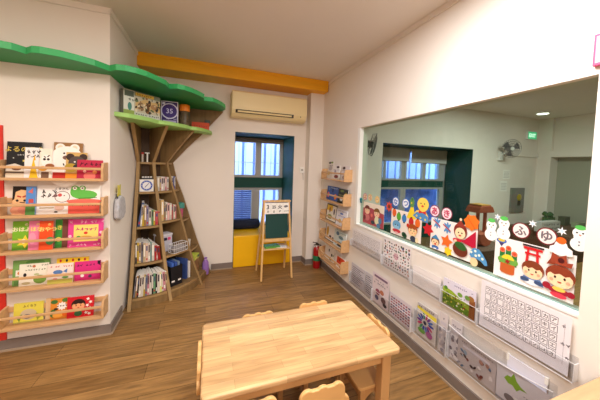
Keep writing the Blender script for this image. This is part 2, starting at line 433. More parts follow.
for i in range(3):
    a0, a1 = ANG[i], ANG[i + 1]; mid = (a0 + a1) / 2
    for z in LEV:
        r = rz_(z) - .008; d0 = math.degrees(.016 / r); di = math.degrees(.016 / .24)
        zz = z + (.03 if i == 1 and 0 < LEV.index(z) < 3 else 0)
        pts = [pol(.24, a0 + di, zz - .022)] + [pol(r, a0 + d0 + (a1 - a0 - 2 * d0) * k / 6, zz - .022) for k in range(7)] + [pol(.24, a1 - di, zz - .022)]
        MB().prism(pts, (0, 0, .022), BROWN, mside=BROWNED).build('shelf_board', tree, C, bevel=.002)
    r = rz_(.07) - .004; d0 = math.degrees(.016 / r); n = Vector((math.cos(rad(mid)), math.sin(rad(mid)), 0)) * .018
    ar = [a0 + d0 + (a1 - a0 - 2 * d0) * k / 6 for k in range(7)]
    MB().prism([pol(r, a, 0) for a in ar] + [pol(r - .018, a, 0) for a in ar[::-1]], (0, 0, .0628), BROWN).build('plinth', tree, C)
    r = .235; d0 = math.degrees(.016 / r)
    p, q = Vector(pol(r, a0 + d0, .0)), Vector(pol(r, a1 - d0, 0)); n = n * .5
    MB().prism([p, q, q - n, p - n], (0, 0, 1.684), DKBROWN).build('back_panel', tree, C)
# lower leaf shelf
LE = [(-.0, -.955), (.03, -.95), (.09, -.915), (.16, -.845), (.22, -.765), (.262, -.665), (.31, -.66), (.37, -.62), (.43, -.555), (.49, -.48), (.515, -.40), (.58, -.385), (.64, -.31), (.69, -.21), (.725, -.1), (.735, 0)]
def smoothl(pts): return pts
P = [(C.x + x, C.y + y, 1.685) for x, y in LE] + [(C.x, C.y, 1.685)]
MB().prism(P, (0, 0, .035), LGREEN).build('leaf_shelf', tree, C, bevel=.003)
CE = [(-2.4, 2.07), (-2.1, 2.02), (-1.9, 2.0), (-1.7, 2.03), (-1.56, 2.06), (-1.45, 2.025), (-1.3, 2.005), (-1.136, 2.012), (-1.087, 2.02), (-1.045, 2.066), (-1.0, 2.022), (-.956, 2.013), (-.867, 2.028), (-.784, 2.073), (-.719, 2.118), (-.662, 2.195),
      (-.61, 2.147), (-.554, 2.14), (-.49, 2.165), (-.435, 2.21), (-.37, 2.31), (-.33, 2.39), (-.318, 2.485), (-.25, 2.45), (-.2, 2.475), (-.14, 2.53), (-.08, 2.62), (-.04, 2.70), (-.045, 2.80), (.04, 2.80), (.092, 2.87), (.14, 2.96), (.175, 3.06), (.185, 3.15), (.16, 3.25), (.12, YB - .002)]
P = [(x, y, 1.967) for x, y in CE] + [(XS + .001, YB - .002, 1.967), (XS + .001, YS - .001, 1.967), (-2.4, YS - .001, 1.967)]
cn = MB(); cn.prism(P, (0, 0, .042), GREEN, mside=mat('canopy_edge_lit', (58, 176, 104), .45, .04, 4)); cn.build('leaf_canopy', tree, C, bevel=.003)  # edge green brightened, underside kept darker: light put into the paint

# ---- contents of the bookcase
def fan_book(name, label, group, a_mid, w, h, z, r_front, depth, colr, lean=0.0, band=None, tilt_mat=None):
    """upright book, spine outward, squeezed thinner at the fore edge like a book in a full curved bay"""
    rf, ri = r_front, r_front - depth; hw = w / 2 / rf
    A = rad(a_mid); L = lean * h / rf
    def q(r, da, zz): a = A + da; return (C.x + r * math.cos(a), C.y + r * math.sin(a), zz)
    c0 = Vector(q(rf - depth / 2, 0, z)); m = MB(); cm = paint(colr)
    g = .0006 / rf
    vs = [q(ri, -hw + g, z), q(rf, -hw + g, z), q(rf, hw - g, z), q(ri, hw - g, z), q(ri, -hw + g + L, z + h), q(rf, -hw + g + L, z + h), q(rf, hw - g + L, z + h), q(ri, hw - g + L, z + h)]
    m.add(vs, [(3, 2, 1, 0), (0, 1, 5, 4), (1, 2, 6, 5), (2, 3, 7, 6)], cm)
    m.add(vs, [(4, 5, 6, 7), (3, 0, 4, 7)], PAPER)
    # title panel and stripe on the spine
    if w > .008:
        e = rf + .0004
        for (f0, f1, cc) in band or ((.62, .9, (60, 50, 60)),):
            l0, l1 = L * f0, L * f1
            m.add([q(e, -hw * .55 + l0, z + h * f0), q(e, hw * .55 + l0, z + h * f0), q(e, hw * .55 + l1, z + h * f1), q(e, -hw * .55 + l1, z + h * f1)], [(0, 1, 2, 3)], paint(cc))
    return tag(m.build(name, at=c0), label, 'book', group)

ORD = ['first', 'second', 'third', 'fourth', 'fifth', 'sixth', 'seventh', 'eighth', 'ninth', 'tenth', 'eleventh', 'twelfth', 'thirteenth', 'fourteenth', 'fifteenth', 'sixteenth', 'seventeenth', 'eighteenth', 'nineteenth', 'twentieth']
def cname(c):
    r, g, b = c; mx, mn = max(c), min(c)
    if mx < 70: return 'black'
    if mx - mn < 26: return 'white' if mn > 195 else 'pale grey' if mn > 150 else 'grey'
    if r > 190 and g > 165 and b < 130: return 'yellow'
    if r > 150 and g < 90 and b < 110: return 'red'
    if r > 190 and b > 150: return 'pink'
    if r > g > b: return 'cream' if mn > 165 else 'tan' if r > 150 else 'brown'
    if g >= r and g > b: return 'green'
    if b > r: return 'blue'
    return 'mauve'
def row(bay, z, items, where, group, depth=.16, start=0.0, zoff=0.0, fat=1.12):
    a0, a1 = ANG[bay], ANG[bay + 1]; mid = (a0 + a1) / 2; half = (a1 - a0) / 2
    zz = z + zoff + .0008
    r0 = rz_(z) - .03
    a = a0 + math.degrees(.018 / r0) + start
    for i, it in enumerate(items):
        colr, w, h = it[0], it[1] * fat, it[2]; lean = it[3] if len(it) > 3 else 0
        rf = r0 - random.uniform(0, .014)
        da = math.degrees(w / rf)
        ddep = min(depth, rf - .262)
        B = [((.55, .88, (70, 60, 70)),), ((.12, .3, (250, 248, 240)), (.5, .9, (90, 70, 70))), ((.1, .2, (200, 60, 60)), (.6, .85, (80, 90, 130))), ((.3, .9, (250, 245, 235)),)][(i * 7 + bay + int(z * 10)) % 4]
        fan_book('book', '%s-spined book, %s from the left on %s' % (cname(colr), ORD[i], where), group, a + da / 2, w, h, zz, rf, ddep, colr, lean, B)
        a += da
    return a
W_, Y_, GR, TN, RD, PK, BK, BL, GN, CR = (216, 210, 200), (206, 176, 56), (124, 124, 134), (166, 126, 80), (170, 40, 44), (204, 136, 152), (34, 32, 36), (70, 90, 134), (96, 140, 92), (200, 178, 142)
row(0, .695, [(BL, .020, .235, .16), (W_, .014, .215, .08), (Y_, .018, .21), (TN, .016, .205), ((150, 140, 170), .018, .20), (W_, .022, .16), (GN, .016, .16), (Y_, .014, .15), ((200, 90, 100), .024, .14), (RD, .018, .135)], 'the middle-height shelf of the left bay', 'books on the left bay middle shelf')
row(0, .365, [((90, 80, 70), .014, .20), (Y_, .012, .20), (CR, .016, .195), (GR, .016, .20), (CR, .018, .19), ((224, 196, 180), .018, .185), (W_, .018, .18), ((90, 150, 150), .010, .19), (W_, .020, .175), (RD, .018, .15), ((220, 180, 160), .012, .15), ((160, 40, 40), .022, .14, -.1)], 'the second-lowest shelf of the left bay', 'books on the left bay second shelf')
row(0, .085, [(GR, .012, .19, .1), (TN, .010, .20, .08), (BK, .010, .205, .08), (W_, .016, .20, .06), (W_, .014, .205, .05), (Y_, .010, .20, .05), (GR, .014, .20, .03), (PK, .014, .205), (W_, .016, .21), (BK, .010, .19), ((110, 160, 120), .014, .195), (BK, .010, .19), (W_, .018, .20), ((214, 220, 130), .014, .195, -.04), (W_, .014, .20, -.06), (PK, .016, .19, -.07), (CR, .014, .185, -.08)], 'the bottom shelf of the left bay', 'magazines on the left bay bottom shelf', fat=1.3)
row(1, 1.028, [(W_, .022, .15), (CR, .014, .15), ((232, 220, 224), .022, .15), (W_, .022, .15), (PK, .016, .145), (W_, .020, .145)], 'the top shelf of the middle bay', 'books on the middle bay top shelf', depth=.09)
row(1, .695, [((214, 184, 130), .026, .22), ((150, 130, 100), .018, .16), (W_, .018, .19), ((236, 190, 190), .020, .18), (W_, .020, .175), (RD, .020, .16), (W_, .018, .155), ((230, 150, 150), .018, .15)], 'the third shelf of the middle bay', 'books on the middle bay third shelf', zoff=.03)
row(2, 1.028, [(W_, .026, .15), ((70, 90, 170), .020, .15), (W_, .022, .145)], 'the top shelf of the right bay', 'books on the right bay top shelf', depth=.09)

# toy learning clock
def stand_frame(a_mid, rf):
    a = rad(a_mid); n = Vector((math.cos(a), math.sin(a), 0)); return Vector((C.x, C.y, 0)) + n * rf, Vector((-math.sin(a), math.cos(a), 0)), n
o0, u, n = stand_frame(-73, .36)
z0 = 1.0295
clk = thing('toy_clock', 'square white toy clock with a blue dial on the upper left shelf', 'toy clock', o0 + Vector((0, 0, z0)))
at = o0 + Vector((0, 0, z0))
m = MB(); m.obox(o0 + Vector((0, 0, z0 + .062)), u * .062, Vector((0, 0, .062)), n * .008, PAPER)
A = Art(m, o0 - u * .062 + n * .008 + Vector((0, 0, z0)), u, (0, 0, 1), n, .124, .124)
m.build('case', clk, at)
m = MB(); A = Art(m, o0 - u * .062 + n * .0082 + Vector((0, 0, z0)), u, (0, 0, 1), n, .124, .124)
A.ring(.5, .5, .42, .30, (70, 100, 190), (240, 242, 248)); 
for k in range(12):
    a = k * PI / 6; A.circ(.5 + .36 * math.sin(a), .5 + .36 * math.cos(a), .022, (240, 240, 250)); A.d -= A.st
A.line((.5, .5), (.36, .34), .05, (50, 70, 150)); A.line((.5, .5), (.64, .68), .04, (50, 70, 150))
m.build('dial', clk, at)
o1, u1, n1 = stand_frame(-71, .325)
m = MB()
for i in range(4): m.obox(o1 + u1 * (-.04 + i * .024) + Vector((0, 0, 1.0295 + .07)), u1 * .011, Vector((0, 0, .07)), n1 * .006, paint((70, 70, 78)))
for i in range(4): m.obox(o1 + u1 * (-.04 + i * .024) + Vector((0, 0, 1.0295 + .142)), u1 * .009, Vector((0, 0, .010)), n1 * .005, PAPER)
tag(m.build('block_set', at=o1 + Vector((0, 0, 1.0295))), 'grey strip of white-topped blocks behind the toy clock', 'toy blocks')
# odds on the trunk top
o2, u2, n2 = stand_frame(-70, .27)
b = Vector((0, 0, 1.3305))
m = MB(); m.obox(o2 + b + Vector((0, 0, .045)), u2 * .006, Vector((0, 0, .045)), n2 * .006, PAPER).obox(o2 + b + Vector((0, 0, .095)), u2 * .022, Vector((0, 0, .005)), n2 * .006, PAPER)
tag(m.build('letter_stand', at=o2 + b), 'small white T-shaped stand in the crown of the bookcase', 'stand')
o2, u2, n2 = stand_frame(-79, .27)
m = MB(); m.obox(o2 + b + Vector((0, 0, .04)), u2 * .008, Vector((0, 0, .04)), n2 * .008, paint((196, 184, 170))).obox(o2 + b + Vector((0, 0, .09)), u2 * .012, Vector((0, 0, .01)), n2 * .012, paint((170, 40, 40)))
tag(m.build('figurine', at=o2 + b), 'small red-topped figurine left of the white stand', 'figurine')
# middle bay: clear boxes, wire basket, black file box
def bay_box(name, label, cat, a_mid, rf, z, w, d, h, mt, parts=()):
    o0, u, n = stand_frame(a_mid, rf - d / 2); at = o0 + Vector((0, 0, z))
    r = thing(name, label, cat, at)
    return r, o0, u, n, at
def open_box(o0, u, n, z, w, d, h, m_, th=.003):
    m = MB(); up = Vector((0, 0, 1))
    m.obox(o0 + up * (z + th / 2), u * w / 2, n * d / 2, up * th / 2, m_)
    for s in (-1, 1):
        m.obox(o0 + u * s * (w / 2 - th / 2) + up * (z + h / 2), u * th / 2, n * d / 2, up * h / 2, m_)
        m.obox(o0 + n * s * (d / 2 - th / 2) + up * (z + h / 2), u * w / 2, n * th / 2, up * h / 2, m_)
    return m
ZB = .365 + .0305
FROST = mat('milky_plastic', (206, 206, 220), .35)
r, o0, u, n, at = bay_box('storage_box', 'milky plastic box with pink and blue lid clips, middle bay', 'storage box', -52, .47, ZB, .13, .10, .17, FROST)
open_box(o0, u, n, ZB, .14, .10, .17, FROST).build('tub', r, at)
MB().obox(o0 + Vector((0, 0, ZB + .178)), u * .074, n * .054, Vector((0, 0, .008)), mat('lid_white', (226, 226, 236), .4)).build('lid', r, at)
for k, cc in ((-.045, (60, 80, 150)), (-.005, (30, 30, 70)), (.035, (230, 90, 140))):
    MB().obox(o0 + u * k + n * .054 + Vector((0, 0, ZB + .135)), u * .014, n * .004, Vector((0, 0, .014)), paint(cc)).build('clip', r, at)
r, o0, u, n, at = bay_box('wire_basket', 'low white wire basket at the front of the middle bay', 'basket', -43, .60, ZB, .18, .08, .09, FROST)
WIRE = mat('white_wire', (232, 232, 236), .4); m = MB()
for zz in (.004, .045, .09):
    pts = [o0 + u * a + n * bb + Vector((0, 0, ZB + zz)) for a, bb in ((-.085, -.04), (.085, -.04), (.085, .04), (-.085, .04), (-.085, -.04))]
    m.tube(pts, .003, WIRE, 6)
for k in range(8):
    a = -.085 + k * .17 / 7
    for s in (-.04, .04): m.tube([o0 + u * a + n * s + Vector((0, 0, ZB + .004)), o0 + u * a + n * s + Vector((0, 0, ZB + .09))], .002, WIRE, 5)
m.build('wire_frame', r, at)
m = MB(); m.obox(o0 + Vector((0, 0, ZB + .035)), u * .07, n * .028, Vector((0, 0, .028)), mat('grey_cloth', (150, 146, 150), .9, .2, 30)); m.build('cloth_contents', r, at, bevel=.012)
ZB = .0862
r, o0, u, n, at = bay_box('file_box', 'black magazine file box on the bottom of the middle bay', 'file box', -51, .66, ZB, .12, .18, .235, BK)
BKP = mat('black_card', (26, 26, 32), .5)
open_box(o0, u, n, ZB, .125, .17, .20, BKP).build('case', r, at)
for k in (-.04, .03): MB().obox(o0 + u * k + n * .0862 + Vector((0, 0, ZB + .05)), u * .016, n * .001, Vector((0, 0, .008)), PAPER).build('label_tab', r, at)
for k, cc, ll in ((-.035, (70, 110, 200), 'blue folder standing left in the black file box'), (.0, (60, 90, 170), 'dark blue folder in the middle of the black file box'), (.03, (120, 140, 170), 'pale blue folder standing right in the black file box')):
    tag(MB().obox(o0 + u * k + Vector((0, 0, ZB + .121)), u * .012, n * .07, Vector((0, 0, .112)), paint(cc)).build('folder', at=at), ll, 'folder', 'folders in the file box')
o0, u, n = stand_frame(-37.5, .55)
tag(MB().obox(o0 + Vector((0, 0, ZB + .108)), u * .014, n * .075, Vector((0, 0, .107)), mat('blue_case', (58, 84, 150), .5)).build('folder', at=o0 + Vector((0, 0, ZB))), 'blue folder standing right of the black file box', 'folder')
o0, u, n = stand_frame(-33.9, .56)
tag(MB().obox(o0 + Vector((0, 0, ZB + .09)), u * .010, n * .07, Vector((0, 0, .09)), PAPER).build('folder', at=o0 + Vector((0, 0, ZB))), 'white folder against the right upright of the middle bay', 'folder')
# right bay
o0, u, n = stand_frame(-17, .42); z = .6955
cup = thing('lidded_cup', 'tall pink cup with a teal lid on the right bay shelf', 'cup', o0 + Vector((0, 0, z)))
MB().lathe([(.026, 0), (.032, .12)], o0 + Vector((0, 0, z)), mat('pink_cup', (206, 92, 132), .4, .25, 30), 18).build('cup_body', cup, o0 + Vector((0, 0, z)))
MB().lathe([(.045, .12), (.047, .135), (.044, .175), (.02, .185)], o0 + Vector((0, 0, z)), mat('teal_lid', (70, 150, 140), .4), 18).build('lid', cup, o0 + Vector((0, 0, z)))
o0, u, n = stand_frame(-19, .52); z = .3655
m = MB().lathe([(.022, 0), (.028, .09), (.025, .09), (.02, .005)], o0 + Vector((0, 0, z)), mat('white_cup', (232, 228, 222), .4), 18)
tag(m.build('cup', at=o0 + Vector((0, 0, z))), 'small white cup on the lower right bay shelf', 'cup')
o0, u, n = stand_frame(-20, .58); z = .0862
tag(MB().obox(o0 + Vector((0, 0, z + .075)), u * .07, n * .05, Vector((0, 0, .075)), mat('wood_box', (150, 112, 70), .6, .1)).build('wooden_box', at=o0 + Vector((0, 0, z)), bevel=.003), 'brown wooden box at the bottom of the right bay', 'box')
m = MB(); m.obox(o0 + Vector((0, 0, z + .176)), u * .065, n * .05, Vector((0, 0, .025)), paint((196, 214, 84)))
A = Art(m, o0 - u * .06 + n * .05 + Vector((0, 0, z + .151)), u, (0, 0, 1), n, .12, .05); A.rect(.0, .1, .6, .5, (230, 226, 120)); A.rect(.6, .2, 1, .8, (60, 100, 60))
tag(m.build('game_box', at=o0 + Vector((0, 0, z + .151))), 'lime green game box lying on the brown wooden box', 'box')
o0, u, n = stand_frame(-11.5, .70)
bg = thing('fabric_bag', 'purple cloth bag hanging at the right edge of the bookcase', 'bag', o0 + Vector((0, 0, .0)))
m = MB(); PUR = mat('purple_cloth', (150, 112, 190), .9, .12, 18)
m.lathe([(.012, .006), (.036, .02), (.04, .08), (.034, .16), (.014, .20), (.02, .215)], o0, PUR, 16); m.build('pouch', bg, o0)
MB().tube([o0 + Vector((0, 0, .195)) + u * .014 * math.cos(k * PI / 8) + n * .014 * math.sin(k * PI / 8) for k in range(17)], .003, paint((230, 220, 240)), 6).build('drawstring', bg, o0)

# ---- boxes between the leaves
def art_box(name, label, cat, p0, p1, z0, z1, depth, base, art, group=None):
    p0, p1 = Vector((*p0, 0)), Vector((*p1, 0)); u = (p1 - p0); w = u.length; u.normalize(); n = Vector((u.y, -u.x, 0)); up = Vector((0, 0, 1))
    m = MB(); c = (p0 + p1) / 2 - n * depth / 2 + up * (z0 + z1) / 2
    m.obox(c, u * w / 2, n * depth / 2, up * (z1 - z0) / 2, paint(base))
    art(Art(m, p0 + up * z0, u, up, n, w, z1 - z0))
    return tag(m.build(name, at=(p0 + p1) / 2 + up * z0), label, cat, group)
def game(A):
    A.rect(0, 0, 1, 1, (196, 190, 168)); A.rect(0, 0, .27, .92, (222, 226, 216)); A.rect(0, .0, .27, .2, (150, 170, 90)); A.rect(.02, .74, .26, .98, (90, 104, 92))
    A.poly([(.3, .55), (.55, .75), (.8, .7), (1, .78), (1, .3), (.3, .3)], (206, 176, 120)); A.rect(.27, .82, 1, 1, (120, 126, 104)); A.rect(.3, .84, .8, .96, (226, 190, 70))
    A.ell(.45, .42, .14, .18, (140, 112, 80)); A.ell(.62, .38, .1, .2, (110, 78, 50)); A.ell(.82, .5, .16, .12, (170, 130, 90)); A.ell(.68, .62, .06, .14, (70, 52, 40))
    A.rect(.27, .0, 1, .17, (200, 204, 196)); A.marks(.3, .95, .09, .09, (80, 90, 80), 3); A.ell(.15, .35, .08, .16, (80, 140, 130)); A.marks(.03, .25, .62, .12, (70, 80, 70), 5)
    R = random.Random(12); d = A.d
    for k in range(46):
        A.ell(.3 + .66 * R.random(), .2 + .6 * R.random(), .02 + .05 * R.random(), .02 + .05 * R.random(), [(70, 60, 46), (226, 216, 190), (150, 110, 70), (104, 118, 84), (196, 180, 150), (60, 54, 50)][k % 6], R.random() * 180); A.d += .00002
    A.d = d + .0012; A.rect(.3, .84, .8, .95, (214, 176, 70)); A.marks(.32, .78, .895, .09, (120, 84, 40), 6)
art_box('game_box', 'long illustrated board game box on the pale green leaf shelf', 'box', (-.650, 2.475), (-.420, 2.69), 1.7205, 1.925, .05, (120, 120, 108), game)
def purp(A):
    A.rect(.04, .03, .96, .97, (58, 40, 110)); A.ring(.5, .56, .36, .31, (220, 216, 240), (66, 48, 124)); A.text('35', .5, .56, .30, (214, 206, 240)); A.rect(.1, .05, .9, .14, (180, 170, 210)); A.rect(.06, .84, .24, .94, (230, 226, 250)); A.marks(.3, .9, .2, .07, (200, 196, 230), 2)
art_box('card_game_box', 'purple square game box with a round emblem, left of the jar', 'box', (-.435, 2.85), (-.288, 2.85), 1.7205, 1.935, .07, (226, 222, 236), purp)
jr = thing('storage_jar', 'clear jar of dark bits with an orange lid on the leaf shelf', 'jar', (-.232, 2.94, 1.7205))
MB().lathe([(.044, 0), (.046, .01), (.046, .135), (.04, .145)], (-.232, 2.94, 1.7205), mat('dark_contents', (92, 78, 56), .35, .5, 40), 22).build('jar_body', jr, (-.232, 2.94, 1.7205))
MB().lathe([(.047, .145), (.049, .15), (.049, .205), (.044, .211)], (-.232, 2.94, 1.7205), mat('orange_lid', (236, 130, 30), .4), 22).build('lid', jr, (-.232, 2.94, 1.7205))
art_box('red_box', 'low orange-red box at the right end of the leaf shelf', 'box', (-.176, 3.17), (.01, 3.17), 1.7205, 1.80, .10, (214, 76, 34), lambda A: A.marks(.1, .9, .5, .3, (180, 56, 26), 4))
tag(MB().box(-.04, .02, 3.20, 3.26, 1.8005, 1.835, mat('dark_green_plastic', (40, 62, 48), .4)).build('small_tin', at=(-.01, 3.23, 1.8005), bevel=.006), 'small dark green tin on top of the orange-red box', 'tin')

# ================================================================== WALL BOOK RACKS
def make_rack(label, group):
    r = thing('wall_book_rack', label, 'book rack', (0, 0, 0), group)
    for s in (-1, 1):
        x = s * .287
        MB().prism([(x - .008, 0, 0), (x - .008, -.1, 0), (x - .008, -.1, .085), (x - .008, -.085, .13), (x - .008, 0, .135)], (.016, 0, 0), RACKW).build('end_panel', r, bevel=.003)
    MB().box(-.279, .279, -.098, 0, 0, .012, RACKW).build('base_board', r, bevel=.002)
    MB().box(-.279, .279, -.1, -.092, .0, .019, RACKW).build('front_lip', r, bevel=.002)
    MB().box(-.279, .279, -.1, -.088, .078, .096, RACKW).build('front_rail', r, bevel=.004)
    MB().box(-.279, .279, -.012, 0, .09, .125, RACKW).build('back_rail', r, bevel=.002)
    return r
LZ = (1.188, .938, .695, .445, .180); RZ = (1.187, .925, .668, .42, .185)
pos = ['topmost', 'second from the top', 'middle', 'second from the bottom', 'lowest']
rack = None
for i, z in enumerate(LZ):
    lab = 'pale wooden book rack on the left wall, %s of five' % pos[i]
    if rack is None: rack = make_rack(lab, 'book racks on the left wall'); rack.location = (-.995, YS - .0005, z)
    else: dup(rack, (-.995, YS - .0005, z), 0, lab)
for i, z in enumerate(RZ):
    dup(rack, (XR - .0005, 2.70, z), -PI / 2, 'pale wooden book rack on the right wall, %s of five' % pos[i], 'book racks on the right wall')

def picture_book(name, label, group, side, a, b, ztop, zbase, layer, base, art, thick=.010, tilt=6.0):
    """front-facing picture book leaning in a wall rack; side L = left wall, R = right wall"""
    z0 = zbase + .0125
    t_ = rad(tilt)
    if side == 'L':
        U, N0 = Vector((1, 0, 0)), Vector((0, -1, 0)); w = b - a; O = Vector((a, YS, z0)); 
    else:
        U, N0 = Vector((0, -1, 0)), Vector((-1, 0, 0)); w = a - b; O = Vector((XR, a, z0))
    V = Vector((0, 0, 1)) * math.cos(t_) - N0 * math.sin(t_); N = N0 * math.cos(t_) + Vector((0, 0, 1)) * math.sin(t_)
    h = (ztop - z0) / math.cos(t_)
    d = max(.016, h * math.sin(t_) + .003) + thick + layer * (thick + .004)
    d = min(d, .086)
    O = O + N0 * d
    at = O + U * w / 2
    cv = MB(); th = .0014
    cv.obox(O + U * w / 2 + V * h / 2 - N * th / 2, U * w / 2, V * h / 2, N * th / 2, paint(base))
    cv.obox(O + U * w / 2 + V * h / 2 - N * (thick - th / 2), U * w / 2, V * h / 2, N * th / 2, paint(base))
    cv.obox(O + U * th / 2 + V * h / 2 - N * thick / 2, U * th / 2, V * h / 2, N * (thick / 2 - th), paint(base))
    art(Art(cv, O, U, V, N, w, h))
    o = tag(cv.build(name, at=at), label, 'book', group)
    pg = MB().obox(O + U * (w / 2 + .001) + V * h / 2 - N * thick / 2, U * (w / 2 - .003), V * (h / 2 - .002), N * (thick / 2 - th - .0002), PAPER).build('pages', at=at)
    pg.location = (0, 0, 0); pg.parent = o
    return o
KB = (40, 30, 30)
def a1(A):
    A.rect(0, 0, 1, 1, (30, 30, 34)); A.text('よるのそら', .5, .8, .17, (214, 190, 90)); A.marks(.3, .7, .64, .05, (200, 200, 200), 1)
    A.star(.5, .48, .04, .02, 5, (230, 210, 110)); A.star(.2, .55, .02, .01, 5, (220, 220, 220)); A.star(.8, .58, .02, .01, 5, (220, 220, 220))
    A.poly([(0, .34), (.25, .4), (.5, .32), (.75, .38), (1, .3), (1, .2), (0, .2)], (226, 220, 210)); A.rect(0, 0, 1, .2, (236, 226, 206)); A.ell(.3, .26, .1, .05, (120, 80, 60)); A.rect(0, .14, 1, .18, (90, 70, 60))
def b1(A):
    A.rect(0, 0, 1, 1, (240, 238, 240)); A.marks(.08, .95, .86, .12, KB, 3); A.marks(.08, .8, .72, .12, KB, 4); A.poly([(.62, .66), (1, .0), (.35, 0)], (240, 196, 40)); A.poly([(.7, .78), (.78, .6), (.58, .55)], (240, 180, 30))
def c1(A):
    A.rect(0, 0, 1, 1, (244, 236, 222)); A.ell(.55, .6, .14, .2, (250, 246, 240)); A.circ(.4, .64, .04, KB); A.circ(.7, .64, .04, KB); A.line((.35, .74), (.5, .7), .03, KB); A.line((.62, .72), (.8, .78), .03, KB); A.ell(.85, .42, .12, .08, (150, 90, 50)); A.ell(.3, .33, .12, .08, (226, 160, 50)); A.rect(.2, .0, .8, .22, (120, 90, 70))
def d1(A):
    A.rect(0, 0, 1, 1, (150, 108, 62)); A.circ(.22, .86, .11, (248, 242, 236)); A.circ(.72, .86, .11, (248, 242, 236)); A.circ(.22, .86, .06, (236, 214, 190)); A.circ(.72, .86, .06, (236, 214, 190))
    A.ell(.46, .62, .34, .28, (248, 244, 240)); A.ell(.42, .2, .4, .42, (246, 242, 238)); A.circ(.36, .7, .025, KB); A.circ(.58, .7, .025, KB); A.ell(.44, .58, .08, .06, (120, 90, 80)); A.line((.34, .42), (.38, .36), .03, KB); A.line((.46, .3), (.5, .24), .03, KB); A.rect(0, 0, 1, .17, (200, 50, 40))
def e1(A):
    A.rect(0, 0, 1, 1, (206, 168, 100)); A.circ(.2, .82, .13, (60, 40, 34)); A.circ(.82, .82, .13, (60, 40, 34)); A.ell(.52, .6, .26, .26, (84, 70, 66)); A.ell(.25, .42, .2, .16, (180, 150, 50)); A.ell(.5, .46, .1, .08, (50, 40, 40)); A.circ(.42, .64, .03, (240, 236, 230)); A.circ(.62, .64, .03, (240, 236, 230)); A.rect(0, 0, 1, .2, (240, 150, 40))
def f1(A):
    A.rect(0, 0, 1, 1, (186, 36, 70)); A.marks(.08, .92, .78, .2, (90, 14, 40), 7); A.ell(.5, .16, .26, .2, (234, 120, 110)); A.circ(.3, .4, .07, (240, 180, 170)); A.ell(.7, .36, .1, .1, (240, 150, 90))
def a2(A):
    A.rect(0, 0, 1, 1, (240, 190, 140)); A.poly([(0, 1), (1, 1), (1, .84), (.5, .88), (.18, .8), (.12, .55), (0, .5)], (36, 26, 24)); A.line((.28, .66), (.52, .62), .05, (190, 50, 40)); A.line((.6, .62), (.9, .68), .05, (190, 50, 40)); A.line((.45, .44), (.75, .42), .03, (80, 50, 40)); A.ell(.3, .16, .18, .14, (230, 160, 130)); A.ell(.75, .16, .18, .14, (222, 140, 120)); A.circ(.3, .5, .04, KB); A.circ(.75, .5, .04, KB)
def b2(A):
    A.rect(0, 0, 1, 1, (90, 144, 214)); A.poly([(.2, .8), (.7, .75), (.7, .95)], (210, 110, 110)); A.rect(.3, .42, .8, .56, (200, 80, 80)); A.rect(0, 0, 1, .34, (84, 140, 70))
def c2(A):
    A.rect(0, 0, 1, 1, (244, 242, 242)); A.text('くまさん', .78, .88, .10, KB); A.marks(.12, .48, .78, .15, KB, 11); A.marks(.12, .48, .64, .15, KB, 12)
    A.ell(.8, .6, .22, .2, (120, 100, 100)); A.ell(.8, .6, .2, .18, (248, 240, 238)); A.circ(.72, .66, .06, (206, 90, 90)); A.ell(.58, .64, .06, .05, (120, 90, 90)); A.circ(.86, .64, .02, KB); A.ell(.72, .22, .14, .1, (226, 190, 176)); A.rect(.1, .2, .55, .24, (180, 160, 130)); A.ell(.62, .07, .05, .03, KB)
def d2(A):
    A.rect(0, 0, 1, 1, (246, 244, 240)); A.ell(.5, .64, .36, .16, (100, 190, 80)); A.ell(.22, .74, .16, .2, (100, 190, 80)); A.circ(.18, .86, .1, (100, 190, 80)); A.circ(.42, .86, .1, (100, 190, 80)); A.circ(.18, .87, .06, (250, 250, 240)); A.circ(.42, .87, .06, (250, 250, 240)); A.circ(.18, .87, .025, KB); A.circ(.42, .87, .025, KB); A.line((.3, .52), (.9, .54), .02, (40, 110, 40))
    A.rect(0, 0, 1, .42, (232, 96, 84)); A.ell(.5, .42, .5, .08, (240, 116, 100)); A.marks(.05, .95, .3, .12, (110, 30, 30), 13)
def plain(bg, tit, c, fig):
    def f(A):
        A.rect(0, 0, 1, 1, bg); A.text(tit[0], .62, .72, .17, c, .03)
        if len(tit) > 1: A.text(tit[1], .72, .88, .1, c, .03)
        fig(A)
    return f
def f3(A):
    A.rect(0, 0, 1, 1, (222, 70, 150)); A.marks(.03, .97, .9, .1, (248, 190, 220), 21, .5); A.marks(.03, .97, .08, .1, (248, 190, 220), 22, .5); A.circ(.06, .4, .05, (250, 210, 230)); A.circ(.94, .5, .05, (250, 210, 230))
    A.rect(.16, .2, .86, .8, (248, 222, 120)); A.marks(.2, .82, .64, .13, (196, 60, 120), 23); A.ell(.5, .5, .06, .05, (220, 60, 50)); A.ell(.5, .34, .2, .06, (214, 160, 70)); A.ell(.3, .36, .06, .05, (90, 160, 80))
def a4(A):
    A.rect(0, 0, 1, 1, (120, 168, 92)); A.ell(.6, .9, .3, .1, (90, 140, 70)); A.rect(.08, .38, .3, .62, (244, 240, 230)); A.circ(.18, .5, .06, (220, 130, 50)); A.rect(.05, .05, .95, .2, (90, 130, 70))
def b4(A):
    A.rect(0, 0, 1, 1, (240, 236, 222)); A.marks(.05, .95, .9, .1, (60, 90, 60), 31); A.marks(.2, .9, .72, .09, (80, 110, 70), 32); A.circ(.5, .88, .06, (190, 110, 70)); A.ell(.2, .5, .06, .09, (40, 36, 40)); A.ell(.72, .26, .24, .2, (120, 160, 70)); A.ell(.6, .5, .1, .05, (190, 200, 150)); A.ell(.25, .12, .16, .06, (200, 190, 150))
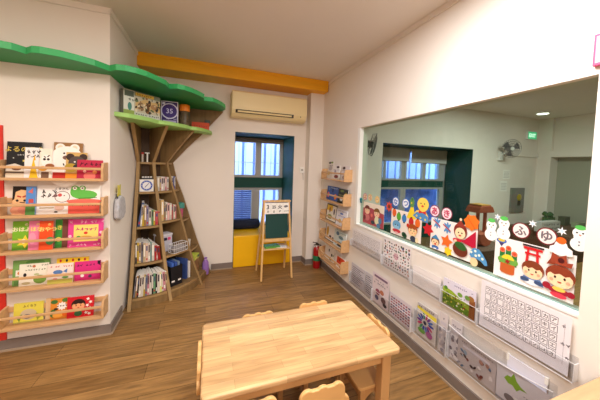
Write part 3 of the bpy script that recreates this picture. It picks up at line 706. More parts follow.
def c4(A):
    A.rect(0, 0, 1, 1, (240, 226, 216)); A.marks(.08, .95, .86, .1, (200, 70, 60), 33); A.ell(.4, .58, .2, .11, (90, 130, 190)); A.poly([(.6, .6), (.78, .74), (.76, .52)], (90, 130, 190)); A.circ(.28, .6, .015, KB); A.rect(0, 0, 1, .22, (196, 190, 90)); A.ell(.7, .3, .14, .06, (110, 160, 90)); A.ell(.3, .25, .1, .05, (220, 160, 150))
def d4(A):
    A.rect(0, 0, 1, 1, (244, 206, 50)); 
    for k in range(5): A.ell(.12 + k * .19, .9, .04, .06, (40, 34, 40) if k % 2 else (200, 40, 40))
    A.rect(0, .1, 1, .6, (240, 190, 60))
def e4(A):
    A.rect(0, 0, 1, 1, (214, 50, 130)); A.marks(.08, .95, .8, .13, (70, 20, 60), 35); A.marks(.2, .9, .4, .1, (250, 230, 240), 36); A.ell(.3, .25, .08, .08, (250, 240, 240)); A.ell(.6, .2, .08, .08, (90, 60, 90)); A.rect(.88, .82, 1, 1, (40, 20, 40))
def a5(A):
    A.rect(0, 0, 1, 1, (226, 214, 84)); A.text('ふくろう', .52, .83, .14, (110, 84, 40), .03); A.ell(.5, .4, .34, .28, (206, 190, 160)); A.ell(.46, .3, .16, .12, (120, 112, 116)); A.ell(.5, .33, .1, .05, (230, 230, 230)); A.poly([(.1, .3), (.3, .45), (.2, .05)], (120, 150, 60)); A.poly([(.75, .45), (.98, .3), (.8, .05)], (150, 160, 60)); A.rect(0, 0, 1, .06, (190, 180, 90))
def c5(A):
    A.rect(0, 0, 1, 1, (222, 140, 50)); A.ell(.2, .85, .14, .1, (70, 120, 60)); A.ell(.8, .9, .14, .1, (90, 130, 60)); A.ell(.15, .3, .12, .2, (80, 120, 60)); A.star(.62, .62, .22, .15, 10, (248, 244, 240)); A.marks(.35, .9, .62, .1, (60, 40, 40), 41); A.ell(.4, .2, .2, .14, (240, 170, 70)); A.ell(.8, .25, .12, .14, (226, 110, 40)); A.ell(.3, .5, .08, .06, (60, 50, 40))
def d5(A):
    A.rect(0, 0, 1, 1, (206, 30, 44)); A.face(.42, .58, .26, (240, 170, 120), (50, 30, 26)); A.ell(.42, .2, .16, .14, (60, 110, 70))
    for k, (x, y) in enumerate(((.78, .86), (.88, .7), (.76, .55), (.86, .4), (.72, .2), (.84, .14))): A.star(x, y, .09, .04, 5, (250, 244, 240), 90 + k * 20)
star_y = lambda A: (A.star(.68, .28, .24, .12, 6, (244, 222, 70)), A.ell(.6, .3, .06, .08, (250, 240, 200)), A.rect(0, 0, 1, .06, (100, 170, 60)))
GL = 'picture books in the left wall racks'
for (nm, a, b, zt, zb, ly, base, fn, lab) in (
    ('1a', -1.262, -1.08, 1.445, LZ[0], 0, (30, 30, 34), a1, 'black picture book with gold lettering, first on the topmost left-wall rack'),
    ('1b', -1.163, -1.088, 1.410, LZ[0], 1, (236, 234, 232), b1, 'white book with a yellow cone on the topmost left-wall rack'),
    ('1c', -1.086, -1.017, 1.407, LZ[0], 1, (240, 232, 220), c1, 'cream book with staring eyes beside the white bear book'),
    ('1d', -1.014, -.85, 1.455, LZ[0], 0, (150, 108, 62), d1, 'brown book with a big white bear on the topmost left-wall rack'),
    ('1e', -.94, -.82, 1.388, LZ[0], 1, (206, 168, 100), e1, 'tan book with a dark dog face in front of the white bear'),
    ('1f', -.872, -.722, 1.337, LZ[0], 2, (186, 36, 70), f1, 'low crimson book at the right end of the topmost left-wall rack'),
    ('2a', -1.237, -1.15, 1.143, LZ[1], 0, (240, 190, 140), a2, 'book with a black-haired boy face on the second left-wall rack'),
    ('2b', -1.16, -1.109, 1.143, LZ[1], 1, (90, 144, 214), b2, 'narrow blue and green book beside the boy-face book'),
    ('2c', -1.109, -.932, 1.15, LZ[1], 0, (240, 238, 238), c2, 'white book with a sketched bear, left of the crocodile book'),
    ('2d', -.931, -.745, 1.158, LZ[1], 0, (240, 236, 230), d2, 'book with a green crocodile over watermelon red'),
    ('3a', -1.24, -1.14, .902, LZ[2], 0, (124, 186, 50), plain((124, 186, 50), ['おはよう', 'の'], (246, 240, 200), star_y), 'lime green book with a yellow star, first on the middle left-wall rack'),
    ('3b', -1.148, -1.08, .904, LZ[2], 1, (232, 130, 170), plain((232, 130, 170), ['はな', 'の'], (250, 224, 120), lambda A: A.ell(.3, .4, .1, .2, (240, 160, 190))), 'pink book between the lime and the orange-red books'),
    ('3c', -1.085, -1.01, .903, LZ[2], 2, (232, 84, 36), plain((232, 84, 36), ['おやつ', 'の'], (250, 230, 130), lambda A: A.ell(.8, .3, .12, .14, (70, 150, 90))), 'orange-red book in the middle of the middle left-wall rack'),
    ('3d', -1.009, -.97, .906, LZ[2], 0, (60, 150, 64), plain((60, 150, 64), ['き'], (240, 220, 90), lambda A: A.circ(.5, .3, .08, (240, 220, 90))), 'narrow green book right of the orange-red book'),
    ('3e', -.972, -.918, .905, LZ[2], 0, (120, 70, 60), lambda A: (A.rect(0, 0, 1, 1, (120, 70, 60)), A.marks(.2, .9, .8, .1, (226, 200, 180), 20)), 'brown book half behind the pink book with a yellow panel'),
    ('3f', -.931, -.722, .906, LZ[2], 1, (222, 70, 150), f3, 'wide pink book with a yellow panel on the middle left-wall rack'),
    ('4a', -1.243, -1.044, .628, LZ[3], 0, (120, 168, 92), a4, 'green book at the back of the second-lowest left-wall rack'),
    ('4b', -1.203, -1.046, .604, LZ[3], 1, (240, 236, 222), b4, 'cream book with a green hill in front of the green book'),
    ('4c', -1.043, -.9, .594, LZ[3], 2, (240, 226, 216), c4, 'pale pink book with a blue whale'),
    ('4d', -1.006, -.818, .622, LZ[3], 0, (244, 206, 50), d4, 'yellow book peeping over the whale book'),
    ('4e', -.896, -.74, .592, LZ[3], 1, (214, 50, 130), e4, 'magenta book at the right end of the second-lowest left-wall rack'),
    ('5a', -1.243, -1.082, .325, LZ[4], 0, (226, 214, 84), a5, 'yellow-green owl book on the lowest left-wall rack'),
    ('5b', -1.069, -1.037, .338, LZ[4], 0, (220, 186, 140), lambda A: A.rect(0, 0, 1, 1, (222, 190, 146)), 'narrow tan book standing left of the orange leafy book'),
    ('5c', -1.036, -.93, .336, LZ[4], 1, (222, 140, 50), c5, 'orange leafy book on the lowest left-wall rack'),
    ('5d', -.935, -.777, .338, LZ[4], 2, (206, 30, 44), d5, 'red book with a smiling child face on the lowest left-wall rack')):
    picture_book('picture_book', lab, GL, 'L', a, b, zt, zb, ly, base, fn)

def photoish(bg, blobs, marks=(), seed=0):
    def f(A):
        A.rect(0, 0, 1, 1, bg)
        for (x, y, rx, ry, c) in blobs: A.ell(x, y, rx, ry, c)
        for (x0, x1, y, s, c) in marks: A.marks(x0, x1, y, s, c, seed)
    return f
GRT = 'picture books in the right wall racks'
for (a, b, zt, zi, ly, base, fn, lab) in (
    (2.965, 2.82, 1.415, 0, 0, (214, 206, 196), photoish((224, 216, 206), [(.3, .9, .16, .06, (50, 60, 50)), (.7, .92, .14, .05, (120, 150, 70)), (.5, .6, .22, .14, (180, 170, 170)), (.3, .3, .16, .12, (220, 190, 110))], [(.1, .9, .75, .1, (110, 100, 100))], 51), 'pale book with a dark leafy top edge on the topmost right-wall rack'),
    (2.81, 2.63, 1.367, 0, 1, (234, 228, 222), photoish((236, 230, 224), [(.7, .86, .2, .08, (70, 46, 44)), (.4, .5, .16, .16, (170, 160, 170)), (.6, .2, .3, .12, (120, 50, 44))], [(.1, .9, .66, .12, (130, 120, 130))], 52), 'white book with grey pictures in the middle of the topmost right-wall rack'),
    (2.62, 2.44, 1.358, 0, 0, (220, 210, 208), photoish((226, 216, 214), [(.3, .86, .2, .1, (70, 44, 40)), (.5, .5, .2, .14, (190, 180, 190)), (.5, .2, .3, .16, (150, 120, 110))], [(.1, .9, .7, .1, (120, 100, 100))], 53), 'pinkish-white book at the near end of the topmost right-wall rack'),
    (2.965, 2.655, 1.105, 1, 0, (60, 92, 160), photoish((60, 92, 160), [(.2, .8, .12, .12, (90, 130, 200)), (.15, .35, .16, .2, (226, 120, 110)), (.75, .3, .2, .2, (240, 140, 60)), (.5, .75, .1, .2, (30, 50, 100))], [(.3, .9, .88, .12, (200, 210, 230))], 54), 'blue picture book at the far end of the second right-wall rack'),
    (2.645, 2.43, 1.10, 1, 1, (54, 54, 44), photoish((54, 54, 44), [(.4, .85, .26, .08, (110, 130, 50)), (.8, .7, .14, .1, (150, 130, 40)), (.4, .3, .2, .14, (230, 230, 226)), (.7, .2, .12, .06, (60, 130, 70))], [(.1, .9, .55, .12, (180, 180, 90))], 55), 'black and olive picture book at the near end of the second right-wall rack'),
    (2.955, 2.69, .88, 2, 0, (40, 36, 36), lambda A: (A.rect(0, 0, 1, 1, (40, 36, 36)), A.rect(.05, .04, .96, .95, (240, 234, 220)), A.rect(.05, .6, .6, .95, (240, 200, 50)), A.ell(.35, .66, .12, .16, (180, 120, 40)), A.ell(.78, .6, .08, .18, (70, 56, 60)), A.ell(.4, .25, .3, .14, (150, 160, 80))), 'black-edged book with a yellow picture on the middle right-wall rack'),
    (2.665, 2.43, .865, 2, 1, (230, 230, 236), photoish((234, 232, 238), [(.5, .75, .2, .06, (110, 140, 210)), (.4, .3, .18, .12, (210, 190, 80)), (.75, .28, .14, .12, (130, 150, 70))], [(.1, .9, .6, .12, (110, 120, 190)), (.1, .9, .9, .08, (120, 120, 150))], 57), 'white book with blue lettering on the middle right-wall rack'),
    (2.955, 2.67, .645, 3, 0, (44, 40, 40), lambda A: (A.rect(0, 0, 1, 1, (44, 40, 40)), A.rect(.04, .04, .97, .95, (238, 232, 226)), A.ell(.2, .5, .16, .28, (206, 160, 60)), A.ell(.5, .22, .16, .12, (70, 60, 60)), A.ell(.75, .2, .1, .12, (110, 90, 80))), 'black-edged white book on the second-lowest right-wall rack'),
    (2.70, 2.43, .615, 3, 1, (206, 216, 216), photoish((210, 220, 218), [(.3, .8, .2, .12, (90, 120, 150)), (.6, .62, .3, .1, (110, 140, 150)), (.5, .2, .5, .14, (60, 56, 60)), (.3, .2, .12, .1, (220, 214, 210))], [(.3, .95, .9, .08, (70, 130, 110))], 58), 'blue-grey book with a dark photo strip on the second-lowest right-wall rack'),
    (2.955, 2.70, .375, 4, 0, (236, 230, 222), photoish((238, 232, 226), [(.45, .62, .08, .1, (36, 32, 36)), (.75, .4, .1, .1, (36, 40, 40)), (.65, .12, .24, .1, (60, 56, 54)), (.9, .42, .06, .08, (110, 150, 90))], [(.1, .8, .86, .08, (150, 140, 140))], 59), 'white book with black blots on the lowest right-wall rack'),
    (2.665, 2.44, .325, 4, 1, (236, 226, 216), lambda A: (A.rect(0, 0, 1, 1, (238, 230, 222)), A.rect(.22, .36, 1, .94, (220, 74, 36)), A.ell(.5, .7, .14, .12, (160, 50, 30)), A.ell(.65, .16, .28, .1, (150, 60, 40)), A.rect(0, .0, .2, .3, (200, 150, 110))), 'white and orange-red book at the near end of the lowest right-wall rack')):
    picture_book('picture_book', lab, GRT, 'R', a, b, zt, RZ[zi], ly, base, fn)

# red board on the left wall beyond the racks
tag(MB().box(-1.62, -1.288, YS - .012, YS - .0005, .0785, 1.55, mat('red_board', (214, 52, 40), .5, .04, 4)).build('wall_board', at=(-1.45, YS, .0785), bevel=.002), 'red board fixed to the wall left of the racks', 'board')

# ================================================================== TABLE AND CHAIRS
tb = thing('low_table', 'low rectangular pale wood children\'s table with rounded corners', 'table', (.445, 1.2, 0))
x0, x1, y0, y1, R_ = -.012, .902, .962, 1.436, .022
pts = []
for cx, cy, a0 in ((x1 - R_, y1 - R_, 0), (x0 + R_, y1 - R_, 90), (x0 + R_, y0 + R_, 180), (x1 - R_, y0 + R_, 270)):
    for k in range(6): a = rad(a0 + 18 * k); pts.append((cx + R_ * math.cos(a), cy + R_ * math.sin(a), .452))
MB().prism(pts, (0, 0, .028), TABLE).build('tabletop', tb, (.445, 1.2, 0), bevel=.009, seg=3, ang=50)
LEG = mat('table_leg_wood', (200, 154, 102), .5, .08, 5, stretch=(1, 1, .2))
lx = (x0 + .035, x1 - .035 - .05); ly = (y0 + .028, y1 - .028 - .05)
for a in lx:
    for b in ly: MB().box(a, a + .05, b, b + .05, 0, .452, LEG).build('leg', tb, (.445, 1.2, 0), bevel=.005)
for b in (ly[0] + .012, ly[1] + .02): MB().box(lx[0] + .05, lx[1], b, b + .018, .392, .452, LEG).build('apron', tb, (.445, 1.2, 0), bevel=.003)
for a in (lx[0] + .012, lx[1] + .02): MB().box(a, a + .018, ly[0] + .05, ly[1], .392, .452, LEG).build('apron', tb, (.445, 1.2, 0), bevel=.003)
for sx, sy, ax, ay in ((1, 1, lx[0] + .05, ly[0] + .05), (-1, 1, lx[1], ly[0] + .05), (1, -1, lx[0] + .05, ly[1]), (-1, -1, lx[1], ly[1])):
    MB().bar((ax - sx * .02, ay + sy * .06, .42), (ax + sx * .06, ay - sy * .02, .42), .012, .04, LEG).build('corner_brace', tb, (.445, 1.2, 0))

CH = mat('chair_wood', (210, 164, 106), .45, .08, 5, stretch=(1, 1, 3))
CHD = mat('chair_leg_wood', (184, 138, 88), .5, .08, 5, stretch=(1, 1, .3))
def cloud(w, zlow, ztop):
    """cloud outline: three equal lobes on top, a lower lobe each side"""
    pts = [(-w / 2 + .02, zlow), (w / 2 - .02, zlow)]
    def arc(cx, cz, r, a0, a1, n=7):
        for k in range(n + 1):
            a = rad(a0 + (a1 - a0) * k / n); pts.append((cx + r * math.cos(a), cz + r * math.sin(a)))
    arc(w / 2 - .026, zlow + .04, .026, -60, 75, 7)
    arc(.064, ztop - .032, .032, -10, 125, 8)
    arc(0, ztop - .030, .031, 50, 130, 6)
    arc(-.064, ztop - .032, .032, 55, 190, 8)
    arc(-w / 2 + .026, zlow + .04, .026, 105, 240, 7)
    return pts
def make_chair(label):
    c = thing('toddler_chair', label, 'chair', (0, 0, 0), 'small chairs around the low table')
    w, d, zs = .235, .176, .25
    pts = []
    for cx, cy, a0 in ((w / 2 - .02, d - .02, 0), (-w / 2 + .02, d - .02, 90), (-w / 2 + .02, .03, 180), (w / 2 - .02, .03, 270)):
        for k in range(5): a = rad(a0 + 22.5 * k); pts.append((cx + .02 * math.cos(a), cy + .02 * math.sin(a), zs - .016))
    MB().prism(pts, (0, 0, .016), CH).build('seat', c, bevel=.004)
    for sx in (-1, 1):
        MB().box(sx * .104 - .013, sx * .104 + .013, d - .035, d - .009, 0, zs - .016, CHD).build('leg', c, bevel=.003)
        MB().box(sx * .104 - .013, sx * .104 + .013, .012, .038, 0, zs - .016, CHD).build('leg', c, bevel=.003)
        MB().box(sx * .085 - .012, sx * .085 + .012, 0.001, .012, zs - .07, .42, CHD).build('back_post', c, bevel=.002)
        # arched side rail
        P = [(sx * .104, .038, zs - .017), (sx * .104, d - .035, zs - .017)]
        for k in range(9):
            f = k / 8; P.append((sx * .104, d - .035 - f * (d - .073), zs - .075 + .034 * math.sin(PI * f)))
        MB().prism([(x - .008, y, z) for x, y, z in P], (.016, 0, 0), CHD).build('side_rail', c)
        MB().box(sx * .104 - .008, sx * .104 + .008, .038, d - .035, .085, .107, CHD).build('stretcher', c, bevel=.002)
    MB().box(-.091, .091, d - .03, d - .014, zs - .06, zs - .017, CHD).build('front_rail', c, bevel=.002)
    MB().prism([(x, -.016, z) for x, z in cloud(.235, .375, .499)], (0, .016, 0), CH).build('backrest', c, bevel=.004, ang=60)
    return c
CHS = [(.435, .872, rad(7), 'small cloud-backed chair at the near side, right of the pair, back facing the viewer'),
       (.162, .888, 0, 'small cloud-backed chair at the near left corner with only one lobe in view'),
       (.640, 1.437, PI, 'small cloud-backed chair at the far side of the table showing three lobes'),
       (.290, 1.437, PI, 'small chair at the far left side of the table, barely peeping over it'),
       (-.013, 1.20, -PI / 2 , 'small cloud-backed chair tucked in at the left end of the table'),
       (.9025, 1.16, PI / 2, 'small cloud-backed chair tucked in at the right end by the baseboard')]
c0 = make_chair(CHS[0][3])
for i, (x, y, rz, lab) in enumerate(CHS):
    if i == 0: c0.location = (x, y, 0)
    else:
        ch = dup(c0, (x, y, 0), rz, lab)
        if i == 3: ch.scale = (.975, .975, .975)      # scaled down so its back barely shows over the table in the image

# ================================================================== EASEL
es = thing('easel', 'wooden A-frame children\'s easel with a dark green board by the yellow seat', 'easel', (.78, 2.95, 0))
AT = (.78, 2.95, 0)
EW = mat('easel_pine', (226, 184, 124), .5, .08, 6, stretch=(4, 4, .5))
yt, zt = 2.97, .915
def ex(s, z): return .785 + s * (.185 - .035 * z / zt) 
def ey(z): return 2.875 + (yt - 2.875) * z / zt
def ey2(z): return 3.20 + (yt + .02 - 3.20) * z / zt
for s in (-1, 1):
    MB().bar((ex(s, 0), ey(0), 0), (ex(s, zt), ey(zt), zt), .03, .02, EW, (1, 0, 0)).build('leg', es, AT, bevel=.003)
    MB().bar((ex(s, 0), ey2(0), 0), (ex(s, zt), ey2(zt), zt), .03, .02, EW, (1, 0, 0)).build('leg', es, AT, bevel=.003)
MB().bar((ex(-1, zt) - .02, yt, zt), (ex(1, zt) + .02, yt, zt), .05, .022, EW).build('top_bar', es, AT, bevel=.004)
MB().bar((ex(-1, .46), ey(.46) - .012, .46), (ex(1, .46), ey(.46) - .012, .46), .02, .035, EW).build('crossbar', es, AT, bevel=.003)
bz0, bz1 = .48, .90
c = Vector((.785, (ey(bz0) + ey(bz1)) / 2, (bz0 + bz1) / 2)); V = Vector((0, ey(bz1) - ey(bz0), bz1 - bz0)); n = Vector((0, -V.z, V.y)).normalized()
BRD = mat('green_chalkboard', (22, 66, 62), .7, .06, 6)
MB().obox(c, (.135, 0, 0), V / 2, n * .005, BRD).build('chalkboard', es, AT)
MB().box(.785 - .165, .785 + .165, ey(.36) - .015, ey2(.36) - .01, .345, .357, EW).build('tray', es, AT, bevel=.003)
# the four hooks with the row of date cards
for k in range(4):
    MB().lathe([(.009, -.004), (.011, 0), (.009, .006)], (.685 + k * .066, yt - .03, zt + .008), mat('hook_gold', (240, 214, 150), .3, metal=.3), 12, 'y').build('hook', es, AT)
pz0, pz1 = .765, .895
cardU, cardV = Vector((1, 0, 0)), V.normalized()
for k, (big, small, lab) in enumerate((('3', '月', 'white date card with a big 3 hanging first on the easel'), ('25', '日', 'white date card with a big 25 hanging on the easel'), ('火', '曜', 'white weekday card third along the easel top'), (None, None, 'white weather card with a small cloud at the right of the easel'))):
    xx0 = .638 + k * .0735
    O = Vector((xx0, ey(pz0), pz0)) + n * .0165
    m = MB(); m.obox(O + cardU * .036 + cardV * .065 - n * .0008, cardU * .036, cardV * .065, n * .0008, PAPER)
    A = Art(m, O, cardU, cardV, n, .072, .13)
    if big: A.text(big, .5, .62, .52 if k == 0 else .36 if k == 1 else .4, (50, 50, 56), .03); A.text(small, .5, .2, .22, (60, 60, 66), .02)
    else:
        A.ell(.5, .66, .2, .1, (120, 120, 126)); A.circ(.36, .64, .09, (120, 120, 126)); A.circ(.62, .68, .1, (120, 120, 126)); A.marks(.15, .85, .24, .12, (60, 60, 66), 8)
    tag(m.build('date_card', at=O), lab, 'card', 'date cards on the easel')
zt_ = .3575
m = MB(); m.obox((.74, 3.0, zt_ + .008), (.09, .012, 0), (-.009, .065, 0), (0, 0, .008), paint((92, 160, 60)))
tag(m.build('picture_book', at=(.74, 3.0, zt_)), 'green picture book lying on the easel tray', 'book')
m = MB(); m.obox((.86, 2.97, zt_ + .0015), (.06, -.015, 0), (.012, .045, 0), (0, 0, .0012), PAPER); A = Art(m, (.80, 2.945, zt_ + .003), (1, -.1, 0), (.1, 1, 0), (0, 0, 1), .11, .07)
A.marks(.1, .9, .6, .2, (120, 120, 126), 3); A.marks(.1, .9, .3, .2, (120, 120, 126), 4)
tag(m.build('paper_sheet', at=(.86, 2.97, zt_)), 'white printed sheet lying on the easel tray', 'paper')

# ================================================================== EXTINGUISHER, SWITCH, BAG
fe = thing('fire_extinguisher', 'red fire extinguisher standing on the floor by the corner', 'fire extinguisher', (1.385, 3.085, 0)); FA = (1.385, 3.085, 0)
FR = mat('extinguisher_red', (160, 18, 22), .3, .03, 3)
MB().lathe([(.046, 0), (.05, .008), (.05, .235), (.044, .262), (.022, .285), (.018, .30)], FA, FR, 24).build('cylinder', fe, FA)
MB().lathe([(.0504, .10), (.0507, .102), (.0507, .165), (.0504, .167)], FA, mat('green_label', (30, 120, 76), .5), 24, cap=False).build('label_band', fe, FA)
m = MB().box(1.37, 1.40, 3.07, 3.10, .298, .325, DK).bar((1.385, 3.085, .33), (1.315, 3.055, .352), .018, .008, DK).bar((1.385, 3.085, .318), (1.33, 3.06, .312), .016, .007, DK); m.build('valve_lever', fe, FA)
MB().tube([(1.40, 3.08, .312), (1.43, 3.07, .30), (1.442, 3.062, .26), (1.438, 3.055, .18), (1.432, 3.05, .12)], .009, DK, 8).build('hose', fe, FA)
MB().lathe([(.013, -.003), (.013, .004)], (1.372, 3.068, .29), mat('gauge', (226, 226, 220), .4), 14, 'y').build('gauge', fe, FA)
sw = thing('wall_switch', 'white wall control box with a cable between niche and pillar', 'switch', (1.225, YB, 1.28)); SA = (1.225, YB, 1.28)
MB().box(1.195, 1.255, YB - .022, YB - .0005, 1.245, 1.325, TRIMW).build('cover_plate', sw, SA, bevel=.005)
MB().box(1.21, 1.24, YB - .026, YB - .0215, 1.275, 1.30, mat('switch_grey', (170, 168, 160), .5)).build('rocker', sw, SA, bevel=.002)
MB().tube([(1.24, YB - .012, 1.245), (1.246, YB - .01, 1.21), (1.25, YB - .008, 1.15)], .004, mat('switch_grey', (170, 168, 160), .5), 6).build('cable', sw, SA)
hb = thing('hanging_bag', 'grey quilted pouch hanging on the side wall behind the left racks', 'bag', (XS, 2.45, 1.05)); HA = (XS, 2.45, 1.05)
MB().lathe([(.004, -.0), (.004, .025)], (XS, 2.43, 1.075), paint((210, 206, 200)), 10, 'x').build('hook', hb, HA)
m = MB(); ol = [(2.375, 1.03), (2.35, .95), (2.36, .885), (2.42, .86), (2.50, .865), (2.55, .90), (2.55, .97), (2.52, 1.035), (2.45, 1.06)]
m.prism([(XS + .006, y, z) for y, z in ol], (.035, 0, 0), mat('grey_quilt', (188, 188, 194), .9, .15, 40, bump=.4)); m.build('pouch', hb, HA, bevel=.012, seg=3)
m = MB(); m.tube([(XS + .02, 2.39, 1.03), (XS + .02, 2.43, 1.078), (XS + .02, 2.50, 1.04)], .005, paint((60, 62, 74)), 6); m.build('strap', hb, HA)
fl = MB(); A = Art(fl, (XS + .026, 2.43, 1.08), (0, 1, 0), (0, 0, 1), (1, 0, 0)); 
fl.prism([(XS + .022, 2.43 + .05 * math.cos(rad(k * 45)) * (1 if k % 2 else .6), 1.10 + .065 * math.sin(rad(k * 45)) * (1 if k % 2 else .6)) for k in range(8)], (.004, 0, 0), paint((214, 206, 84)))
tag(fl.build('flower_tag', at=(XS + .022, 2.43, 1.10)), 'yellow flower-shaped tag above the grey hanging pouch', 'tag')

# ================================================================== PAPERS ON THE GLASS
GX = 1.5018
CAM_SCALE = .976                                    # sheet y and z scaled about the camera to suit the nearer pane
def gbuild(m, name, at):
    m.v = [(v[0], v[1] * CAM_SCALE, .0324 + v[2] * CAM_SCALE) for v in m.v]
    return m.build(name, at=(at[0], at[1] * CAM_SCALE, .0324 + at[2] * CAM_SCALE))
def glass_art(m, depth=0.0): return Art(m, (GX - depth, 0, 0), (0, -1, 0), (0, 0, 1), (-1, 0, 0), 1, 1)
def sheet(ya, yb, z0, z1, base, d=.0, skew=0.0):
    m = MB(); m.box(GX - d, GX - d + .0008, yb, ya, z0, z1, paint(base)); return m
GLS = 'season posters on the glass'
m = sheet(2.285, 1.95, .782, .998, (238, 226, 210)); A = glass_art(m)
A.poly([(-2.285, .782), (-1.95, .782), (-1.95, .92), (-2.03, .93), (-2.15, .95), (-2.285, .935)], (176, 74, 84))
for (y, z, hc) in ((2.215, .918, (110, 50, 40)), (2.055, .912, (130, 90, 40))): A.face(-y, z, .042, (246, 208, 176), hc)
A.ell(-2.21, .848, .045, .035, (206, 120, 120)); A.ell(-2.05, .845, .035, .04, (230, 226, 190)); A.ell(-2.0, .85, .025, .03, (90, 130, 170)); A.ell(-2.11, .815, .03, .02, (60, 70, 80)); A.ell(-2.02, .80, .03, .022, (80, 130, 170)); A.ell(-2.25, .84, .02, .025, (120, 44, 54)); A.ell(-2.13, .88, .018, .018, (226, 120, 110))
tag(gbuild(m, 'poster', (GX, 2.12, .782)), 'spring poster with two children on a dull red ground, at the left jamb', 'poster', GLS)
m = sheet(1.85, 1.507, .782, 1.0, (240, 230, 222)); A = glass_art(m)
for (y, z, c) in ((1.814, .968, (226, 100, 40)), (1.756, .944, (90, 170, 60)), (1.691, .94, (60, 130, 200)), (1.612, .93, (200, 40, 44)), (1.545, .932, (230, 110, 40))):
    A.ell(-y, z, .026, .034, c); A.rect(-y - .01, z + .03, -y + .01, z + .038, (60, 50, 40)); A.rect(-y - .01, z - .038, -y + .01, z - .03, (60, 50, 40))
A.ell(-1.775, .868, .05, .04, (110, 170, 214)); A.ell(-1.775, .846, .034, .022, (150, 200, 230)); A.circ(-1.79, .868, .006, KB); A.circ(-1.76, .868, .006, KB); A.ell(-1.772, .818, .05, .016, (200, 60, 70)); A.rect(-1.785, .79, -1.755, .81, (236, 190, 190))
A.face(-1.59, .862, .045, (250, 214, 160), (170, 80, 30)); A.circ(-1.64, .895, .016, (200, 60, 40)); A.ell(-1.58, .80, .03, .024, (50, 60, 80)); A.ell(-1.54, .80, .016, .02, (236, 220, 180))
A.ell(-1.675, .806, .03, .022, (36, 80, 50), -20); A.ell(-1.675, .806, .008, .02, (20, 50, 30), -20)
tag(gbuild(m, 'poster', (GX, 1.68, .782)), 'summer poster with coloured lanterns and a water-melon', 'poster', GLS)
m = sheet(1.42, 1.078, .785, 1.008, (242, 236, 234)); A = glass_art(m)
for (y, z, r_) in ((1.372, .974, 35), (1.288, .96, 40)):
    for q in (20, -20): A.ell(-y + .004, z, .04, .009, (90, 150, 206), 70 + q); A.ell(-y + .004, z, .04, .009, (90, 150, 206), 110 + q)
    A.line((-y - .03, z + .018), (-y + .03, z - .018), .008, (190, 40, 50))
A.ell(-1.375, .842, .036, .03, (120, 60, 30)); A.ell(-1.375, .832, .03, .026, (250, 214, 170)); A.poly([(-1.41, .86), (-1.34, .86), (-1.372, .892)], (70, 140, 190)); A.circ(-1.385, .838, .004, KB); A.circ(-1.362, .838, .004, KB); A.circ(-1.373, .824, .008, (210, 50, 50)); A.ell(-1.372, .80, .03, .014, (60, 110, 180)); A.rect(-1.385, .787, -1.36, .796, (240, 240, 244))
A.star(-1.284, .868, .05, .026, 5, (232, 110, 40), 80); A.line((-1.284, .83), (-1.28, .81), .006, (200, 90, 30)); A.star(-1.267, .805, .034, .022, 6, (242, 206, 40))
A.ell(-1.187, .963, .046, .052, (126, 44, 34)); A.ell(-1.187, .948, .036, .036, (252, 222, 180)); A.circ(-1.198, .952, .005, KB); A.circ(-1.175, .952, .005, KB); A.ell(-1.187, .934, .01, .005, (200, 60, 60)); A.poly([(-1.225, .99), (-1.15, .99), (-1.187, 1.035)], (150, 56, 44)); A.circ(-1.187, 1.038, .009, (246, 222, 190))
A.poly([(-1.20, .905), (-1.155, .915), (-1.085, .985), (-1.08, .90), (-1.08, .875), (-1.14, .89)], (190, 24, 60)); A.ell(-1.205, .90, .03, .012, (206, 40, 60)); A.ell(-1.215, .892, .01, .01, (250, 214, 180))
A.ell(-1.18, .845, .052, .046, (110, 48, 30), -15); A.ell(-1.178, .868, .042, .024, (50, 96, 44), -15); 
tag(gbuild(m, 'poster', (GX, 1.25, .785)), 'autumn poster with dragonflies, leaves and a girl in a red dress', 'poster', GLS)
m = sheet(.975, .635, .772, .992, (244, 240, 240)); A = glass_art(m)
A.ell(-.943, .972, .026, .014, (70, 110, 190)); A.ell(-.943, .975, .018, .008, (226, 200, 70)); A.poly([(-.958, .962), (-.928, .962), (-.942, .94)], (70, 60, 110))
for dx, hh in ((-.03, .925), (0, .94), (.03, .918)): A.rect(-.905 + dx - .013, .85, -.905 + dx + .013, hh, (40, 120, 60)); A.circ(-.905 + dx, hh, .014, (232, 120, 80)); A.circ(-.905 + dx, hh, .008, (206, 70, 50))
A.ell(-.905, .872, .05, .025, (110, 170, 70)); A.ell(-.905, .88, .03, .026, (246, 214, 60), 0, 0, 180); A.rect(-.94, .81, -.87, .855, (196, 96, 44)); A.ell(-.905, .81, .035, .01, (196, 96, 44)); A.star(-.905, .868, .016, .008, 6, (160, 40, 34))
RT = (206, 32, 40)
A.rect(-.84, 1.0 - .02, -.75, 1.0 - .012, (50, 30, 34)); A.rect(-.835, .965, -.755, .977, RT); A.rect(-.828, .94, -.762, .95, RT); A.poly([(-.824, .90), (-.812, .90), (-.809, .97), (-.818, .97)], RT); A.poly([(-.778, .90), (-.766, .90), (-.772, .97), (-.781, .97)], RT)
A.face(-.79, .862, .042, (250, 216, 176), (130, 60, 34)); A.poly([(-.84, .80), (-.74, .80), (-.755, .83), (-.79, .822), (-.825, .83)], (100, 130, 180)); A.ell(-.79, .805, .03, .014, (220, 230, 240)); A.ell(-.82, .812, .02, .01, (60, 80, 120)); A.ell(-.76, .812, .02, .01, (60, 80, 120))
A.face(-.683, .872, .048, (252, 218, 178), (140, 58, 34)); A.poly([(-.735, .922), (-.70, .93), (-.72, .955)], (140, 58, 34)); A.ell(-.683, .812, .04, .016, (160, 30, 50)); A.ell(-.683, .82, .024, .01, (240, 200, 90)); A.circ(-.728, .822, .016, (160, 30, 50)); A.circ(-.64, .812, .014, (160, 30, 50)); A.ell(-.683, .792, .03, .012, (214, 60, 80))
